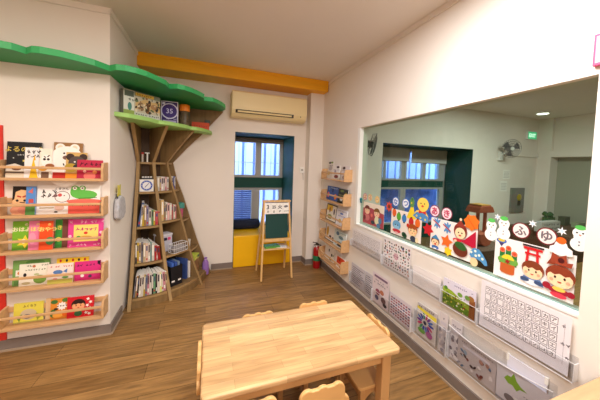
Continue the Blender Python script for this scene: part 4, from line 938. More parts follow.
A.poly([(-.715, .985), (-.69, .97), (-.665, .985), (-.66, .95), (-.64, .955), (-.645, .93), (-.715, .935), (-.72, .955)], (156, 66, 44)); A.circ(-.682, .955, .012, (80, 20, 24))
tag(gbuild(m, 'poster', (GX, .8, .772)), 'winter poster with a red gate, bamboo ornament and two children', 'poster', GLS)

def cut_disc(name, label, cat, y, z, r, base, art=None, group=None, d=.0012, pts=None):
    m = MB()
    P = pts or [(y + r * math.cos(2 * PI * k / 28), z + r * math.sin(2 * PI * k / 28)) for k in range(28)]
    m.prism([(GX - d, a, b) for a, b in P], (.0007, 0, 0), paint(base))
    if art: art(glass_art(m, d))
    return tag(gbuild(m, name, (GX - d, y, z)), label, cat, group)
GD = 'letter discs on the glass'
for (y, z, ch, c) in ((2.262, 1.05, 'は', (206, 120, 150)), (2.175, 1.052, 'る', (214, 180, 120))):
    cut_disc('letter_disc', ('pink' if ch == 'は' else 'tan') + ' spring letter disc above the spring poster', 'letter disc', y, z, .034, c, lambda A, y=y, z=z, ch=ch: (A.circ(-y, z, .026, (240, 222, 190)), A.text(ch, -y, z, .05, (190, 130, 90), .03)), GD)
cut_disc('flower_cutout', 'tan flower face cutout right of the tan letter disc', 'cutout', 2.06, 1.046, .034, (226, 190, 120), lambda A: (A.circ(-2.06, 1.046, .022, (240, 214, 160)), A.circ(-2.068, 1.05, .004, KB), A.circ(-2.052, 1.05, .004, KB)))
for (y, z, ch, w_) in ((1.803, 1.064, 'な', 'left'), (1.683, 1.066, 'つ', 'right')):
    cut_disc('letter_disc', 'blue-ringed letter disc, the %s one of the summer pair' % w_, 'letter disc', y, z, .042, (70, 110, 190), lambda A, y=y, z=z, ch=ch: (A.circ(-y, z, .035, (232, 236, 244)), A.text(ch, -y, z, .056, (60, 100, 190), .03)), GD)
for (y, z, ch, w_) in ((1.395, 1.056, 'あ', 'left'), (1.296, 1.055, 'き', 'right')):
    cut_disc('letter_disc', 'maroon-ringed letter disc above the dragonflies, the %s one' % w_, 'letter disc', y, z, .043, (130, 40, 70), lambda A, y=y, z=z, ch=ch: (A.circ(-y, z, .037, (244, 222, 232)), A.text(ch, -y, z, .058, (190, 50, 90), .035)), GD)
for (y, z, ch, w_) in ((.855, 1.05, 'ふ', 'left'), (.746, 1.05, 'ゆ', 'right')):
    cut_disc('letter_disc', 'dark red-ringed letter disc above the winter poster, the %s one' % w_, 'letter disc', y, z, .042, (110, 34, 40), lambda A, y=y, z=z, ch=ch: (A.circ(-y, z, .036, (240, 226, 226)), A.text(ch, -y, z, .054, (110, 100, 108), .03)), GD)
def starpts(y, z, ro, ri, n, rot=90): return [(y + (ro if k % 2 == 0 else ri) * math.cos(rad(rot + 180 * k / n)), z + (ro if k % 2 == 0 else ri) * math.sin(rad(rot + 180 * k / n))) for k in range(2 * n)]
cut_disc('sun_cutout', 'orange-red sunburst cutout left of the summer poster', 'cutout', 1.885, 1.008, 0, (216, 84, 56), lambda A: A.circ(-1.885, 1.008, .018, (120, 50, 40)), pts=starpts(1.885, 1.008, .05, .028, 8))
P = [(1.62 + .0, 1.06), (1.65, .99), (1.665, .955), (1.61, .945), (1.565, .96), (1.58, .99), (1.60, 1.06)]
cut_disc('bird_cutout', 'yellow bell-shaped bird cutout with a green head', 'cutout', 1.61, 1.0, 0, (240, 210, 50), lambda A: (A.ell(-1.612, 1.085, .024, .04, (90, 140, 70)), A.circ(-1.618, 1.08, .006, (240, 210, 50)), A.ell(-1.612, 1.11, .012, .012, (60, 110, 60))), pts=P + [(1.595, 1.10), (1.612, 1.128), (1.63, 1.10)][::1])
P = [(1.505 + .055 * math.cos(rad(k)), 1.085 + .052 * math.sin(rad(k))) for k in range(-60, 241, 15)] + [(1.47, 1.03), (1.45, 1.0), (1.452, .953), (1.51, .962), (1.56, .968), (1.60, .985), (1.565, 1.03)]
cut_disc('child_cutout', 'yellow round-faced chick child cutout with a red bow and blue skirt', 'cutout', 1.51, 1.04, 0, (244, 212, 96), lambda A: (A.poly([(-1.60, .985), (-1.56, .968), (-1.51, .962), (-1.45, .953), (-1.452, 1.0), (-1.49, 1.02), (-1.56, 1.02)], (80, 140, 200)), A.circ(-1.56, .99, .008, (240, 220, 80)), A.circ(-1.52, .98, .008, (240, 220, 80)), A.circ(-1.475, .975, .008, (240, 220, 80)), A.poly([(-1.54, 1.04), (-1.505, 1.028), (-1.47, 1.04), (-1.47, 1.012), (-1.505, 1.022), (-1.54, 1.012)], (206, 44, 44)), A.circ(-1.522, 1.092, .005, KB), A.circ(-1.488, 1.092, .005, KB), A.ell(-1.505, 1.072, .012, .008, (214, 80, 60))), pts=P)
cut_disc('leaf_cutout', 'red maple leaf cutout left of the autumn poster', 'cutout', 1.445, .91, 0, (200, 34, 44), None, pts=starpts(1.445, .91, .052, .03, 6, 70))
cut_disc('leaf_cutout', 'orange leaf cutout overlapping the top right of the autumn poster', 'cutout', 1.115, 1.035, 0, (236, 116, 36), lambda A: A.line((-1.14, 1.06), (-1.09, 1.0), .004, (200, 80, 20)), pts=starpts(1.115, 1.035, .052, .042, 7, 60), d=.0075)
P = [(1.075 + .06 * math.cos(rad(k)), .845 + .05 * math.sin(rad(k))) for k in range(0, 181, 15)] 
cut_disc('mushroom_cutout', 'blue white-spotted mushroom cutout at the right of the autumn poster', 'cutout', 1.06, .84, 0, (84, 150, 204), lambda A: (A.ell(-1.085, .80, .024, .026, (244, 210, 160)), [A.circ(-yy, zz, .008, (226, 240, 230)) for yy, zz in ((1.105, .855), (1.08, .868), (1.055, .85), (1.035, .835), (1.075, .842))]), pts=[(1.115, .835), (1.112, .86), (1.09, .885), (1.06, .885), (1.035, .862), (1.012, .83), (1.005, .805), (1.02, .80), (1.045, .818), (1.075, .825), (1.10, .822)], d=.0075)
cut_disc('rice_cake_cutout', 'white stacked rice cake cutout with an orange on top', 'cutout', .688, 1.01, 0, (246, 244, 244), lambda A: A.ell(-.688, 1.045, .018, .016, (236, 100, 34)), pts=[(.73, .985), (.728, 1.01), (.712, 1.02), (.708, 1.035), (.695, 1.045), (.68, 1.045), (.668, 1.033), (.664, 1.02), (.648, 1.01), (.645, .985), (.69, .975)], d=.0085)
SNOW = 'snowman cutouts on the glass'
for (y, z, s, lab) in ((1.002, 1.02, 1, 'snowman cutout with a green hat, left of the snowman pair'), (.937, 1.044, 1, 'snowman cutout with a green hat, right of the snowman pair'), (.631, 1.072, .9, 'snowman cutout with a bright green hat at the right edge of the glass')):
    P = [(y + .034 * s * math.cos(rad(k)), z - .03 * s + .034 * s * math.sin(rad(k))) for k in range(130, 411, 14)] + [(y + .028 * s * math.cos(rad(k)), z + .024 * s + .027 * s * math.sin(rad(k))) for k in range(-35, 216, 14)]
    cut_disc('snowman_cutout', lab, 'cutout', y, z, 0, (248, 246, 246), lambda A, y=y, z=z, s=s: (A.ell(-y, z + .052 * s, .02 * s, .012 * s, (90, 190, 90), 0), A.circ(-y - .01, z + .026 * s, .0035, KB), A.circ(-y + .01, z + .026 * s, .0035, KB), A.poly([(-y - .003, z + .018), (-y + .006, z + .014), (-y, z + .01)], (226, 90, 50)), A.circ(-y, z - .018 * s, .003, (90, 90, 110)), A.circ(-y, z - .034 * s, .003, (90, 90, 110))), SNOW, pts=P)
for (y, z, lab) in ((.972, 1.098, 'white snowflake cutout above the snowman pair'), (.806, 1.098, 'white snowflake cutout between the two winter letters'), (.692, 1.088, 'white snowflake cutout left of the single snowman')):
    cut_disc('snowflake_cutout', lab, 'cutout', y, z, 0, (240, 244, 252), lambda A, y=y, z=z: A.circ(-y, z, .007, (190, 214, 240)), 'snowflake cutouts on the glass', pts=starpts(y, z, .02, .008, 6))
# small teal bow on the jamb
m = MB(); m.ball((XR + .03, 2.272, 1.02), .018, paint((20, 120, 130)), 12, (.6, 1, 1)).ball((XR + .03, 2.268, .995), .015, paint((16, 100, 112)), 12, (.6, 1, .8))
tag(m.build('ribbon_bow', at=(XR + .03, 2.27, 1.0)), 'small teal ribbon bow on the left jamb of the inner window', 'bow')

# ================================================================== PAPERS AND POCKETS UNDER THE GLASS
PX = XR - .016
def wall_art(m, x): return Art(m, (x, 0, 0), (0, -1, 0), (0, 0, 1), (-1, 0, 0), 1, 1)
def wall_sheet(name, label, cat, ya, yb, z0, z1, base, art, x=PX, group=None, th=.001, tilt=0.0):
    m = MB(); m.box(x, x + th, yb, ya, z0, z1, paint(base)); A = Art(m, (x, ya, z0), (0, -1, 0), (0, 0, 1), (-1, 0, 0), ya - yb, z1 - z0); art(A)
    return tag(m.build(name, at=(x, (ya + yb) / 2, z0)), label, cat, group)
def pocket(label, ya, yb, z0, z1, group, curve=False, zl=None):
    r = thing('acrylic_pocket', label, 'pocket', (XR, (ya + yb) / 2, z0), group); at = (XR, (ya + yb) / 2, z0)
    xf = XR - .034
    if curve:
        pts = [(xf, ya, z0), (xf, yb, z0)]
        for k in range(9):
            f = k / 8; y = yb + (ya - yb) * f; pts.append((xf, y, z1 - zl * math.sin(PI * min(1, f * .9)) ))
        m = MB().prism(pts, (.002, 0, 0), ACRY)
    else: m = MB().box(xf, xf + .002, yb, ya, z0, z1, ACRY)
    m.build('front_sheet', r, at)
    MB().box(xf, XR - .0005, yb, ya, z0 - .002, z0, ACRY).build('bottom_lip', r, at)
    MB().box(XR - .004, XR - .0008, yb, ya, z0, z1 + .02, ACRY).build('back_sheet', r, at)
    EDGE = mat('acrylic_edge', (226, 226, 230), .25)
    for y in (ya, yb): MB().box(xf, XR - .001, y - .0012, y + .0012, z0, z0 + (z1 - z0) * .98 if not curve else z0 + (z1 - z0) * .75, EDGE).build('side_edge', r, at)
    if curve:
        P = pts[2:]; m = MB(); m.tube([(xf + .001, y, z) for _, y, z in P], .0022, EDGE, 6); m.build('top_edge', r, at)
    else: MB().box(xf, xf + .002, yb, ya, z1, z1 + .002, EDGE).build('top_edge', r, at)
    MB().box(xf - .0006, xf + .003, yb, ya, z0 - .004, z0, EDGE).build('bottom_edge', r, at)
    return r
GP = 'clear acrylic wall pockets'
R1 = (('upper acrylic pocket holding the pale grid chart', 2.34, 1.835, .53, .60), ('upper acrylic pocket holding the chart of small pictures', 1.825, 1.495, .515, .60), ('empty upper acrylic pocket', 1.485, 1.222, .50, .60), ('upper acrylic pocket holding the meadow book', 1.216, .985, .498, .58), ('upper acrylic pocket holding the katakana chart', .98, .572, .492, .57))
for lab, a, b, z0, z1 in R1: pocket(lab, a, b, z0, z1, GP)
def gridchart(A):
    A.rect(0, 0, 1, 1, (232, 228, 230)); kana = 'あいうえおかきくけこさしすせそたちつてとなにぬねのはひふへほまみむめもやゆよ'
    for i in range(9):
        for j in range(4):
            u0, v0 = .05 + i * .1, .14 + j * .19; d = A.d; A.rect(u0, v0, u0 + .085, v0 + .15, (160, 154, 164)); A.rect(u0 + .008, v0 + .014, u0 + .077, v0 + .136, (236, 232, 234)); A.text(kana[(i * 4 + j) % 36], u0 + .042, v0 + .075, .11, (110, 104, 116)); A.d = d
wall_sheet('wall_chart', 'pale grey hiragana grid chart under the left jamb', 'chart', 2.33, 1.845, .535, .715, (232, 228, 230), gridchart)
def picchart(A):
    A.rect(0, 0, 1, 1, (236, 230, 232)); R = random.Random(4); pal = [(40, 40, 60), (160, 50, 60), (60, 90, 60), (90, 60, 60), (50, 70, 120), (150, 100, 90), (200, 120, 90), (60, 60, 60)]
    for i in range(11):
        for j in range(9):
            u, v = .07 + i * .086, .09 + j * .1; d = A.d
            if abs(u - .5) < .12 and abs(v - .5) < .14: continue
            c = pal[R.randrange(8)]; A.ell(u + R.uniform(-.02, .02), v + R.uniform(-.02, .02), .018 + R.random() * .03, .012 + R.random() * .028, c, R.random() * 180); A.d = d
    A.d += A.st; A.star(.5, .5, .14, .09, 9, (206, 150, 170)); A.circ(.5, .5, .07, (226, 190, 200)); A.marks(.4, .6, .5, .06, (120, 60, 80), 2)
    d = A.d
    for u, c in ((.74, (40, 50, 110)), (.85, (50, 110, 70)), (.95, (60, 40, 90))): A.circ(u, .86 - (u - .74) * .4, .04, c); A.d = d
wall_sheet('wall_chart', 'white chart crowded with tiny coloured pictures', 'chart', 1.82, 1.505, .519, .755, (236, 230, 232), picchart)
wall_sheet('paper_sheet', 'blank white sheet in the empty-looking upper pocket', 'paper', 1.475, 1.232, .503, .645, (240, 234, 234), lambda A: A.rect(0, .72, 1, .735, (214, 206, 210)))
def meadow(A):
    A.rect(0, 0, 1, 1, (226, 222, 240)); A.marks(.08, .9, .86, .07, (110, 100, 150), 61); A.poly([(0, .66), (.3, .62), (.6, .46), (.9, .4), (.9, 0), (0, 0)], (150, 176, 50)); A.poly([(0, .36), (.4, .3), (.9, .2), (.9, 0), (0, 0)], (90, 130, 36)); A.ell(.1, .64, .08, .07, (90, 140, 50)); A.ell(.55, .62, .1, .08, (120, 160, 70))
    for k, (u, v) in enumerate(((.2, .4), (.32, .34), (.42, .4), (.52, .28), (.62, .3), (.3, .2), (.7, .22), (.48, .16))): A.circ(u, v, .035, [(70, 60, 40), (230, 210, 60), (160, 60, 40), (240, 236, 220)][k % 4])
    R = random.Random(31); d = A.d
    for k in range(60): A.ell(.03 + .8 * R.random(), .04 + .5 * R.random(), .012 + .02 * R.random(), .01 + .02 * R.random(), [(60, 100, 30), (200, 200, 70), (110, 140, 40), (80, 70, 40), (230, 226, 150)][k % 5]); A.d += .00002
    A.d = d + .0015
    A.rect(.84, 0, 1, .66, (140, 84, 46)); A.ell(.88, .68, .12, .1, (160, 110, 60)); A.circ(.9, .42, .05, (90, 50, 30)); A.ell(.78, .66, .1, .08, (110, 150, 70))
wall_sheet('picture_book', 'picture book cover of a green meadow and a brown tree', 'book', 1.21, .995, .502, .665, (200, 190, 190), meadow, th=.008, x=PX - .006)
def kana(A):
    A.rect(0, 0, 1, 1, (234, 230, 238)); colsK = ['アイウエオ', 'カキクケコ', 'サシスセソ', 'タチツテト', 'ナニヌネノ', 'ハヒフヘホ', 'マミムメモ', 'ヤ ユ ヨ', 'ラリルレロ', 'ワ ヲ ン']
    for i, cs in enumerate(colsK):
        u1 = .885 - i * .083
        for j, ch in enumerate(cs):
            v1 = .90 - j * .148; d = A.d
            A.rect(u1 - .074, v1 - .128, u1, v1, (84, 76, 90)); A.rect(u1 - .069, v1 - .119, u1 - .005, v1 - .009, (238, 234, 240))
            if ch != ' ': A.text(ch, u1 - .037, v1 - .064, .088, (54, 46, 60), .012)
            A.d = d
    d = A.d
    A.line((.945, .85), (.945, .15), .004, (150, 140, 150)); A.marks(.92, .97, .8, .06, (110, 100, 110), 1); A.marks(.92, .97, .5, .06, (110, 100, 110), 2); A.marks(.92, .97, .3, .06, (110, 100, 110), 3); A.d = d + .001
wall_sheet('wall_chart', 'large white katakana chart under the winter poster', 'chart', .972, .594, .496, .752, (234, 230, 238), kana, x=PX - .004)
R2 = (('lower acrylic pocket holding the two pale notices', 2.335, 1.945, .135, .25), ('lower acrylic pocket with the picture notice and red table', 1.94, 1.46, .135, .25), ('lower acrylic pocket holding the flower magazine', 1.43, 1.16, .165, .34))
for lab, a, b, z0, z1 in R2: pocket(lab, a, b, z0, z1, GP)
pocket('wide lower acrylic pocket with a dipping top edge, holding leaflets', 1.145, .63, .18, .40, GP, True, .035)
def notice(seed, bg=(204, 200, 210), ink=(104, 100, 116), head=None):  # paper colour darkened to carry the shade on these sheets
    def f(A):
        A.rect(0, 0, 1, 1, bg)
        for k in range(9): A.rect(.08, .1 + k * .09, .08 + .84 * (.6 + .4 * ((k * 37 + seed * 13) % 10) / 10), .13 + k * .09, ink); A.d -= A.st
        A.d += A.st; A.rect(.02, .44, .98, .5, (90, 88, 100))
        if head: A.rect(.05, .85, .95, .95, head)
    return f
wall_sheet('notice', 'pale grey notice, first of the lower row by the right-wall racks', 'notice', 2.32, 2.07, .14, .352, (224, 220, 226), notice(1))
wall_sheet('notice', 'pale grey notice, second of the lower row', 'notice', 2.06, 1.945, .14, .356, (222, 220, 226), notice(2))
def ucd(A):
    A.rect(0, 0, 1, 1, (228, 214, 220)); A.rect(.1, .86, .9, .93, (130, 100, 130)); A.ell(.35, .4, .12, .1, (150, 80, 100)); A.ell(.6, .46, .1, .08, (190, 120, 90)); A.ell(.3, .2, .1, .08, (90, 90, 130)); A.ell(.7, .24, .12, .1, (110, 80, 90)); A.marks(.1, .9, .68, .08, (120, 110, 130), 3); A.marks(.1, .9, .78, .06, (120, 110, 130), 4); A.ell(.8, .12, .1, .06, (40, 40, 60))
wall_sheet('notice', 'taller pinkish notice with small coloured pictures in the lower row', 'notice', 1.945, 1.72, .14, .408, (228, 214, 220), ucd, x=PX - .003)
def redtab(A):
    A.rect(0, 0, 1, 1, (220, 210, 220))
    for j in range(7):
        for i in range(8): A.rect(.06 + i * .115, .1 + j * .115, .06 + i * .115 + .085, .1 + j * .115 + .06, ((150, 70, 90), (90, 80, 120), (170, 100, 110))[(i + j * 2) % 3]); A.d -= A.st
    A.d += A.st
wall_sheet('notice', 'notice filled with a red and violet table in the lower row', 'notice', 1.71, 1.47, .14, .328, (220, 210, 220), redtab)
def flower(A):
    A.rect(0, 0, 1, 1, (214, 208, 204)); A.rect(0, .86, 1, 1, (196, 188, 186)); A.poly([(0, .82), (1, .72), (1, .86), (0, .9)], (230, 214, 70))
    for k in range(14):
        a = k * 2 * PI / 14; A.ell(.45 + .22 * math.cos(a) * A.h / A.w, .5 + .2 * math.sin(a), .1, .035, [(50, 70, 170), (70, 120, 200), (120, 60, 160), (200, 70, 120), (60, 150, 120)][k % 5], math.degrees(a))
    A.circ(.45, .5, .06, (40, 50, 90)); A.ell(.3, .2, .14, .08, (110, 170, 80)); A.ell(.7, .22, .12, .1, (170, 90, 150)); A.marks(.1, .9, .94, .07, (110, 100, 100), 5)
wall_sheet('magazine', 'magazine with a yellow band and a rainbow flower in the lower row', 'magazine', 1.41, 1.245, .17, .395, (200, 194, 192), flower, th=.006, x=PX - .004)
def leaflet(seed, bg, cs):
    def f(A):
        A.rect(0, 0, 1, 1, bg); R = random.Random(seed); d = A.d
        for k in range(22): A.ell(.1 + .8 * R.random(), .05 + .6 * R.random(), .03 + .05 * R.random(), .02 + .04 * R.random(), cs[k % len(cs)], R.random() * 180); A.d += .00002
        A.d = d + .0006; A.marks(.1, .9, .86, .06, (130, 120, 130), seed); A.rect(.15, .7, .85, .78, (206, 200, 210))
    return f
wall_sheet('leaflet', 'faded pale leaflet right of the rainbow flower magazine', 'leaflet', 1.225, 1.165, .17, .43, (216, 208, 210), leaflet(1, (218, 210, 212), [(180, 176, 186), (206, 200, 206), (150, 146, 160)]), x=PX)
wall_sheet('leaflet', 'tall grey leaflet at the left of the wide pocket', 'leaflet', 1.14, 1.065, .185, .43, (206, 200, 206), leaflet(2, (208, 202, 208), [(150, 146, 156), (226, 222, 226), (120, 110, 120)]), x=PX - .003)
wall_sheet('leaflet', 'grey photo leaflet with red and blue patches in the wide pocket', 'leaflet', 1.085, .865, .185, .365, (196, 186, 188), leaflet(3, (190, 180, 182), [(120, 60, 60), (90, 110, 140), (220, 214, 216), (80, 66, 70), (160, 120, 110), (140, 160, 180)]), x=PX - .007)
def mapl(A):
    A.rect(0, 0, 1, 1, (208, 204, 212)); A.poly([(.16, .66), (.22, .78), (.30, .80), (.35, .94), (.41, .78), (.50, .70), (.62, .66), (.48, .62), (.42, .52), (.33, .60), (.25, .58)], (128, 170, 54)); A.marks(.55, .95, .52, .05, (110, 110, 120), 5); A.ell(.3, .2, .14, .1, (120, 112, 118)); A.ell(.6, .14, .16, .1, (90, 86, 92)); A.ell(.45, .3, .1, .05, (226, 222, 226)); A.ell(.8, .28, .1, .06, (150, 146, 150)); A.rect(0, 0, 1, .06, (150, 146, 154))
wall_sheet('leaflet', 'grey map leaflet with a green island shape', 'leaflet', .86, .64, .185, .372, (208, 204, 212), mapl, x=PX - .011)
nb = thing('paper_stack', 'stack of white sheets standing between the map leaflet and the katakana chart', 'papers', (XR - .01, .74, .30)); na = (XR - .01, .74, .30)
MB().box(XR - .0125, XR - .0045, .662, .825, .22, .428, paint((226, 226, 240))).build('sheets', nb, na)
for y in (.665, .822): MB().box(XR - .0135, XR - .004, y - .006, y + .006, .40, .432, TRIMW).build('corner_clip', nb, na)

# pink framed board high on the right wall
pk = thing('wall_picture', 'pink framed picture high on the right wall', 'picture', (XR, .45, 1.785)); pa = (XR, .45, 1.785)
MB().box(XR - .02, XR - .0005, .30, .60, 1.785, 1.91, mat('pink_frame', (214, 84, 130), .5)).build('frame', pk, pa, bevel=.003)
m = MB(); m.box(XR - .0212, XR - .02, .31, .592, 1.795, 1.90, paint((238, 178, 200))); A = Art(m, (XR - .0213, .592, 1.795), (0, -1, 0), (0, 0, 1), (-1, 0, 0), .28, .105); A.ell(.3, .4, .3, .3, (226, 130, 170)); A.ell(.7, .6, .3, .3, (246, 214, 224))
m.build('print', pk, pa)

# wooden cabinet beside the viewer, lower right
cb = thing('low_cabinet', 'pale wooden cabinet top in the lower right corner against the right wall', 'cabinet', (1.2, .3, 0)); ca = (1.2, .3, 0)
CW = mat('cabinet_oak', (196, 162, 122), .5, .1, 5, stretch=(1.5, 12, 12))
MB().box(.80, XR - .001, .10, .505, .545, .57, CW).build('cabinet_top', cb, ca, bevel=.004)
MB().box(.82, XR - .02, .12, .49, .03, .545, CW).build('body', cb, ca)
MB().box(.84, XR - .03, .13, .48, 0, .03, BROWN).build('plinth', cb, ca)
for s in (.835, 1.14): MB().box(s, s + .29, .489, .503, .05, .53, CW).build('door', cb, ca, bevel=.003)

# ================================================================== THE ROOM BEYOND THE GLASS
FANC = mat('fan_grey', (112, 112, 112), .5)
def wall_fan(label, px, pz, yaw, tilt):
    at = (px, YB, pz); r = thing('wall_fan', label, 'fan', at, 'wall fans in the next room')
    MB().box(px - .05, px + .05, YB - .05, YB - .0005, pz - .22, pz - .06, TRIMW).build('wall_bracket', r, at, bevel=.006)
    MB().tube([(px, YB - .04, pz - .12), (px, YB - .11, pz - .08), (px, YB - .14, pz)], .014, TRIMW, 10).build('arm', r, at)
    R = Matrix.Rotation(yaw, 4, 'Z') @ Matrix.Rotation(tilt, 4, 'X'); hc = Vector((px, YB - .17, pz))
    def hd(m, name):
        for i, v in enumerate(m.v): m.v[i] = tuple(hc + (R @ Vector(v)))
        return m.build(name, r, at)
    hd(MB().lathe([(.03, .08), (.05, .06), (.05, -.02), (.03, -.04)], (0, 0, 0), FANC, 18, 'y'), 'motor')
    m = MB()
    for rr in (.05, .09, .13, .165):
        m.tube([(rr * math.cos(k * PI / 14), -.075 + .02 * (rr / .165) ** 2, rr * math.sin(k * PI / 14)) for k in range(29)], .0035, FANC, 5)
    for k in range(24):
        a = k * PI / 12; m.tube([(.03 * math.cos(a), -.077, .03 * math.sin(a)), (.10 * math.cos(a), -.072, .10 * math.sin(a)), (.165 * math.cos(a), -.05, .165 * math.sin(a)), (.15 * math.cos(a), -.0, .15 * math.sin(a)), (.05 * math.cos(a), .01, .05 * math.sin(a))], .002, FANC, 4)
    hd(m, 'guard')
    m = MB()
    for k in range(3):
        a = k * 2 * PI / 3; pts = []
        for i in range(8): t_ = a + i * .12; pts.append((.14 * math.cos(t_), -.04 + .012 * i / 7, .14 * math.sin(t_)))
        pts += [(.03 * math.cos(a + .6), -.03, .03 * math.sin(a + .6)), (.03 * math.cos(a), -.04, .03 * math.sin(a))]
        m.prism(pts, (0, .003, 0), mat('fan_blade', (70, 72, 74), .4))
    hd(m, 'blades')
    hd(MB().lathe([(.03, -.084), (.034, -.075), (.034, -.07)], (0, 0, 0), paint((220, 220, 214)), 18, 'y'), 'hub_cap')
wall_fan('grey wall fan beyond the glass at its left jamb', 2.21, 1.69, rad(58), rad(10))
wall_fan('grey wall fan beyond the glass near the exit sign', 5.22, 1.79, rad(-25), rad(6))
ex_ = thing('exit_sign', 'green lit exit sign high beyond the glass', 'sign', (6.09, YB, 2.10)); xa = (6.09, YB, 2.10)
MB().box(5.95, 6.23, YB - .04, YB - .0005, 2.02, 2.18, TRIMW).build('housing', ex_, xa, bevel=.004)
m = MB(); m.box(5.96, 6.22, YB - .042, YB - .04, 2.03, 2.17, emit('exit_green', (60, 190, 130), .5))
vs, fs = glyph('EXIT', .02); m.add([(6.09 + x_ * .1, YB - .0425, 2.10 + y_ * .1) for x_, y_ in vs], fs, emit('exit_white', (225, 250, 235), .9)); m.build('lit_face', ex_, xa)
gb = thing('notice_board', 'grey notice board with a gold badge beyond the glass', 'board', (5.8, YB, .56)); ga = (5.8, YB, .56)
MB().box(5.6, 6.0, YB - .03, YB - .0005, .56, 1.05, mat('grey_board', (126, 126, 120), .6)).build('panel', gb, ga, bevel=.004)
m = MB().lathe([(.001, -.012), (.05, -.01), (.07, 0)], (5.84, YB - .032, .86), mat('gold_badge', (190, 170, 50), .4, metal=.4), 18, 'y').box(5.80, 5.88, YB - .036, YB - .03, .70, .80, paint((60, 60, 50))); m.build('badge', gb, ga)
for (a, b, z0, z1, lab) in ((5.36, 5.56, 1.22, 1.40, 'white notice on the far wall under the wall fan'), (5.30, 5.50, .98, 1.18, 'lower white notice on the far wall beyond the glass')):
    m = MB(); m.box(a, b, YB - .002, YB - .0005, z0, z1, PAPER); A = Art(m, (a, YB - .0022, z0), (1, 0, 0), (0, 0, 1), (0, -1, 0), b - a, z1 - z0)
    for k in range(5): A.rect(.1, .15 + k * .15, .9, .19 + k * .15, (170, 170, 172))
    tag(m.build('notice', at=((a + b) / 2, YB, z0)), lab, 'notice', 'notices beyond the glass')
struct(MB().box(6.36, 6.62, 3.12, YB, 0, ZC, WALL).build('wall_column'))
struct(MB().box(5.55, 6.36, YB - .03, YB, 1.67, 1.76, WALL).build('trim_7', bevel=.004))
struct(MB().box(6.36, 6.62, -2.2, 3.12, 1.68, 1.80, WALL).box(6.42, 6.62, -2.2, 3.12, 1.80, ZC, WALL).build('trim_6'))
GREYW = mat('grey_green_wall', (164, 166, 150), .8)
struct(MB().box(6.60, 6.62, -2.2, 3.12, .0, 1.68, GREYW).build('wall_recess'))
SH = mat('dark_shelf_wood', (92, 66, 50), .6, .1)
o = MB().box(5.15, 6.58, 2.2, 3.10, .0, .40, SH).build('low_shelf', at=(5.9, 2.7, 0), bevel=.006); tag(o, 'long dark brown low cupboard at the far end of the next room', 'cupboard')
for k, (x, y, w, h, c, nm, lab) in enumerate(((6.2, 3.0, .2, .12, (60, 110, 66), 'plant_box', 'green planter on the dark cupboard beyond the glass'), (6.3, 2.82, .16, .16, (70, 80, 60), 'basket', 'olive basket on the dark cupboard beyond the glass'), (6.3, 2.62, .2, .09, (150, 160, 130), 'tray', 'pale tray on the dark cupboard beyond the glass'), (6.3, 2.40, .09, .24, (26, 26, 28), 'canister', 'black canister with a white label, left of two beyond the glass'), (6.3, 2.27, .09, .24, (26, 26, 28), 'canister', 'black canister with a white label, right of two beyond the glass'), (5.35, 2.6, .5, .16, (180, 180, 176), 'printed_box', 'black and white patterned box on the dark cupboard beyond the glass'))):
    m = MB().box(x - w / 2, x + w / 2, y - min(w, .1) / 2, y + min(w, .1) / 2, .4005, .4005 + h, paint(c))
    if nm == 'canister': m.box(x - w / 2 - .001, x - w / 2, y - .03, y + .03, .45, .58, PAPER)
    if nm == 'printed_box':
        A = Art(m, (x - w / 2, y - .05, .4005), (1, 0, 0), (0, 0, 1), (0, -1, 0), w, h); A.marks(.04, .95, .7, .25, (40, 40, 44), 9); A.marks(.04, .95, .3, .25, (40, 40, 44), 10)
    if nm == 'plant_box':
        R = random.Random(2)
        for q in range(16): m.ball((x + R.uniform(-.1, .1), y + R.uniform(-.05, .05), .53 + R.uniform(0, .06)), .035, paint((50, 96, 50)), 8)
    tag(m.build(nm, at=(x, y, .4005)), lab, nm.replace('_', ' '))
lc = MB().box(2.62, 3.30, 1.88, 2.28, 0, .50, SH).build('low_cupboard', at=(2.96, 2.08, 0), bevel=.006); tag(lc, 'low dark cupboard just beyond the inner window', 'cupboard')
st = thing('toy_stall', 'brown roofed toy stall on the low cupboard beyond the glass', 'toy', (2.95, 2.07, .5005)); sa = (2.95, 2.07, .5005)
RB = mat('stall_brown', (176, 86, 54), .6, .15, 8)
MB().prism([(2.83, 1.99, .885), (3.10, 1.99, .885), (3.07, 1.99, .945), (3.03, 1.99, .965), (2.90, 1.99, .965), (2.86, 1.99, .945)], (0, .16, 0), RB).build('roof', st, sa, bevel=.006)
MB().box(2.89, 3.04, 2.0, 2.14, .965, .975, mat('stall_gold', (190, 140, 50), .5)).build('roof_cap', st, sa)
for x in (2.93, 3.05): MB().box(x - .011, x + .011, 2.05, 2.08, .62, .89, RB).build('post', st, sa)
MB().prism([(2.88, 1.99, .645), (3.10, 1.99, .645), (3.09, 1.99, .57), (3.05, 1.99, .515), (2.99, 1.99, .5005), (2.93, 1.99, .515), (2.89, 1.99, .57)], (0, .16, 0), RB).build('basin', st, sa, bevel=.005)
cl = thing('ceiling_light', 'small round white ceiling light beyond the glass', 'ceiling light', (5.62, 2.92, ZC)); la = (5.62, 2.92, ZC)
MB().lathe([(.09, -.03), (.10, -.02), (.10, 0)], (5.62, 2.92, ZC), TRIMW, 24).build('rim', cl, la)
MB().lathe([(.08, -.034), (.08, -.0305)], (5.62, 2.92, ZC), emit('lamp_face', (255, 250, 240), 2.5), 24).build('diffuser', cl, la)

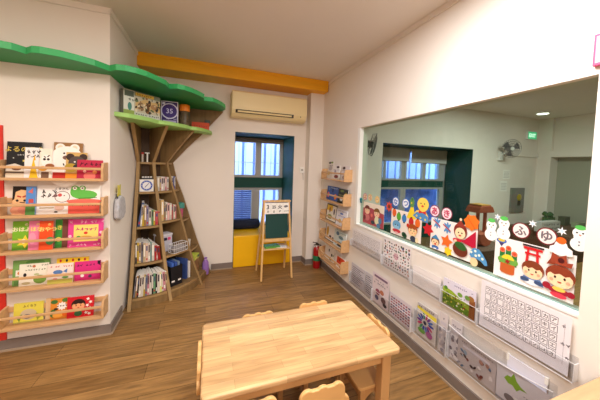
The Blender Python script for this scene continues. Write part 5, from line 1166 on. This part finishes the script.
# ================================================================== LIGHT
def area(name, loc, size, power, colr, target=None, sy=None):
    l = bpy.data.lights.new(name, 'AREA'); l.shape = 'RECTANGLE'; l.size = size; l.size_y = sy or size; l.energy = power; l.color = colr
    o = bpy.data.objects.new(name, l); col.objects.link(o); o.location = loc
    return o
area('ceiling_lamp_main', (.60, .75, ZC - .03), .6, 24.5, (1.0, .985, .965))
area('ceiling_lamp_left', (-1.5, .5, ZC - .03), .6, 20, (1.0, .88, .75))
area('rear_fill', (.3, -1.2, ZC - .03), .6, 28, (1.0, .93, .85))  # unseen fill added behind the camera to even out the light
area('next_room_fill', (4.0, 1.6, ZC - .03), .6, 48, (1.0, .99, .93))  # added fill that brightens the dim next room
wd = bpy.data.worlds.new('dusk_sky'); sc.world = wd; wd.use_nodes = True
wd.node_tree.nodes['Background'].inputs['Color'].default_value = (.68, .80, 1.0, 1); wd.node_tree.nodes['Background'].inputs['Strength'].default_value = 4.0

# ================================================================== CAMERA
cd = bpy.data.cameras.new('camera'); cam = bpy.data.objects.new('camera', cd); col.objects.link(cam); sc.camera = cam
yaw, pit, rol, f, cx, cy = rad(19.81), rad(2.641), rad(-1.934), 257.28, 300.0, 177.22
fw = Vector((math.sin(yaw) * math.cos(pit), math.cos(yaw) * math.cos(pit), -math.sin(pit)))
rt = Vector((math.cos(yaw), -math.sin(yaw), 0)); dn = fw.cross(rt)
cr, sr = math.cos(rol), math.sin(rol)
X = rt * cr + dn * sr; D = dn * cr - rt * sr
M = Matrix.Identity(4)
for i in range(3): M[i][0] = X[i]; M[i][1] = -D[i]; M[i][2] = -fw[i]
M.translation = Vector((0, 0, 1.35)); cam.matrix_world = M
cd.sensor_fit = 'HORIZONTAL'; cd.sensor_width = 36; cd.lens = f / 600 * 36
cd.shift_x = (300 - cx) / 600; cd.shift_y = (cy - 200) / 600
cd.clip_start = .02; cd.clip_end = 60
vs = sc.view_settings; vs.view_transform = 'Standard'; vs.look = 'None'; vs.gamma = 1; vs.use_curve_mapping = False; vs.exposure = 0.88
sc.cycles.max_bounces = 10; sc.cycles.diffuse_bounces = 6; sc.cycles.transparent_max_bounces = 24
sc.cycles.use_denoising = True
sc.cycles.sample_clamp_indirect = 4
